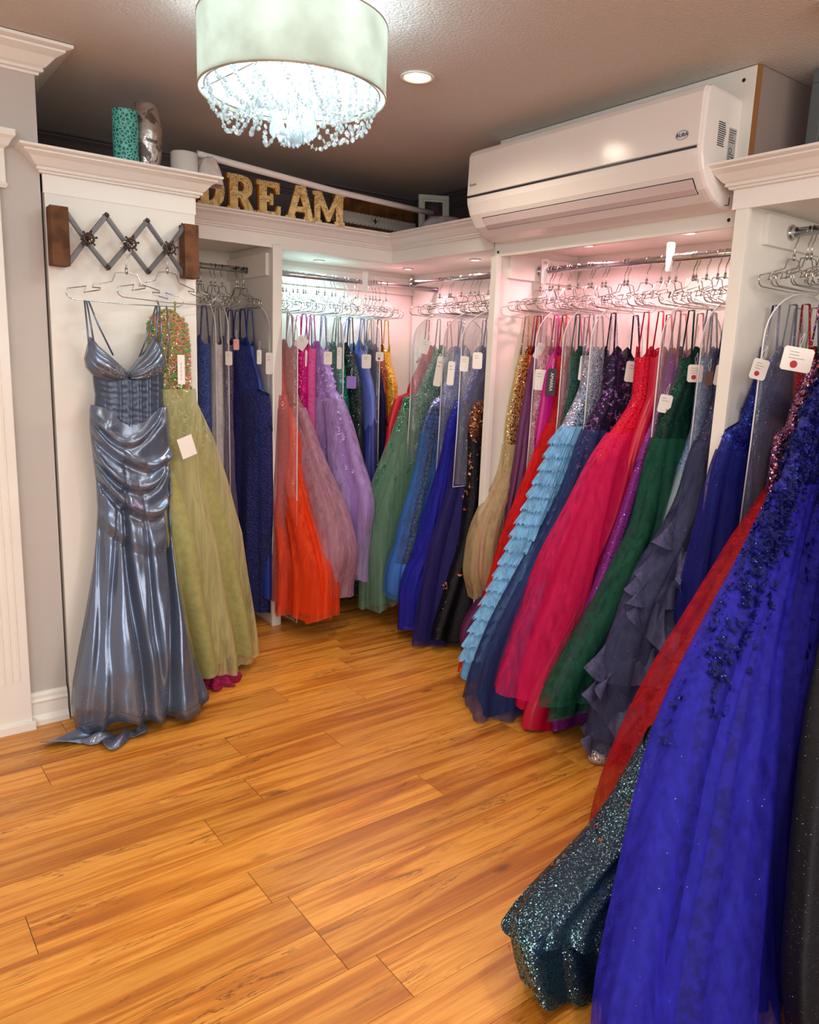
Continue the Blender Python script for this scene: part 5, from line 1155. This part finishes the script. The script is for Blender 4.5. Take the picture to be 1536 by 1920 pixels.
extras('E', 1.16, 1.44, 3, 'one of the extra wire hangers on the near right rail', 'spare hangers on the near right rail')

# ------------------------------------------------------------------ garment bags
def bag(rack, s, f0, f1, z1, label, zt=1.70, thick=.035, lean=0):
    R0, zr, rz = ROD[rack]; loc = (R0, s, 0) if rack in 'CDE' else (s, R0, 0)
    e = empty('garment_bag', loc, rz, label, 'garment bag'); near = -1 if rack in 'AB' else 1
    mid = (f0+f1)/2; hw = (f1-f0)/2; out = []
    for k in range(17):          # rounded shoulders
        a = PI*k/16; out.append((mid-hw*math.cos(a), zt-.16+.17*math.sin(a)**.9*(1-.0*abs(math.cos(a)))))
    out = [(mid-hw*1.03, z1)] + [(mid-hw*1.01,(z1+zt)/2-.1)] + out + [(mid+hw*1.01,(z1+zt)/2-.1),(mid+hw*1.05, z1-.01)]
    def th(u, z): return thick*(1-abs(u)**3)*(.35+.65*sm(zt,zt-.35,z))
    q = MB(); rows = 40; cols_ = 20
    def xr(z, u):
        if z < zt-.16: return mid+hw*(1.02)*u
        t = min(1,(z-(zt-.16))/.17); return mid+hw*u*math.sqrt(max(0.0004,1-t**2.2))
    loops = []
    for i in range(rows+1):
        z = z1+(zt+.008-z1)*i/rows; L = []
        for j in range(cols_+1):
            u = -1+2*j/cols_; L.append((xr(z,u), near*(th(u,z)+.006*noise.noise(Vector((u*3,z*7,s*9))))+lean*(1.6-z), z))
        for j in range(1,cols_):
            u = 1-2*j/cols_; L.append((xr(z,u), -near*(th(u,z)*.8)+lean*(1.6-z), z))
        loops.append(L)
    q.loft(loops); q.build('plastic_cover', m_clear(), e, smooth=True)
    q = MB(); q.tube([(a,lean*(1.6-b),b) for a,b in out]+[(out[0][0],lean*(1.6-out[0][1]),out[0][1])], .0026, 6)
    q.build('piping', P('piping_white',(232,228,228),.45), e, smooth=True)
    return e
bag('B', 1.90, -.2, .41, .06, 'tallest clear garment bag with white piping, over the coral gown', thick=.08)
bag('A', 1.83, -.2, .25, .82, 'short clear garment bag beside the navy lace gown', thick=.04)
bag('A', 1.66, -.2, .12, .60, 'clear garment bag with looped white piping over the plum gown', thick=.05)
bag('A', 1.60, -.2, .10, .45, 'milky clear garment bag over the pale ivory gown', thick=.045)
bag('B', 2.30, -.2, .20, .80, 'clear garment bag over the top of the lilac gown', thick=.055)
bag('B', 2.53, -.22, .22, .85, 'clear garment bag over the periwinkle satin gown', thick=.05)
bag('C', 3.36, -.22, .30, .90, 'clear garment bag over the green bodice in the corner unit', thick=.055)
bag('C', 3.10, -.22, .30, .83, 'clear garment bag over the grey ruffled gown in the corner unit', thick=.055)
bag('C', 2.91, -.22, .34, .84, 'clear garment bag over the indigo gown next to the white post', thick=.05)
bag('D', 2.58, -.22, .17, .85, 'clear garment bag over the orange and pale pink sequin gowns', thick=.05)
bag('D', 2.28, -.22, .14, .95, 'clear garment bag over the navy gown with purple florals', thick=.04)
bag('D', 2.44, -.22, .14, .95, 'clear garment bag over the dark green lace gown', thick=.04)
bag('D', 1.88, -.22, .20, .70, 'clear garment bag over the blush pink gown', thick=.045)
bag('D', 1.74, -.22, .14, 1.0, 'clear garment bag over the pale blue grey gown', thick=.04)
bag('E', 1.39, -.22, .26, .90, 'clear garment bag over the dark navy glitter gown at the right', thick=.05)

# ------------------------------------------------------------------ size divider tags on the rails
def divider(x, y, z, body, label, rz=0):
    e = empty('size_marker', (x,y,z), rz, label, 'size marker')
    q = MB(); w, h = .017, .058
    pts = [(-w,.03),(-w+.006,.036),(w-.006,.036),(w,.03),(w*.82,-.075),(w*.5,-.08),(-w*.5,-.08),(-w*.82,-.075)]; N = len(pts)
    q.add([(a,-.0015,c) for a,c in pts]+[(a,.0015,c) for a,c in pts],[tuple(range(N)),tuple(range(N,2*N))[::-1]]+[(i,(i+1)%N,N+(i+1)%N,N+i) for i in range(N)])
    q.build('plate', P('marker_white',(238,232,226),.35), e, bevel=.0008)
    if body: text_obj('number', body, .02, P('marker_ink',(40,36,36),.5), e, (0,-.0022,.018), (PI/2,0,0), .0002)
divider(2.80,2.005,1.915,'12','white size 12 marker clipped on the rail below the air conditioner',-.75)
divider(2.80,2.70,1.905,'10','white size 10 marker at the far end of the rail below the air conditioner',-.75)
divider(2.55,3.878,1.905,'','blank white size marker clipped on the back closet rail',-.35)
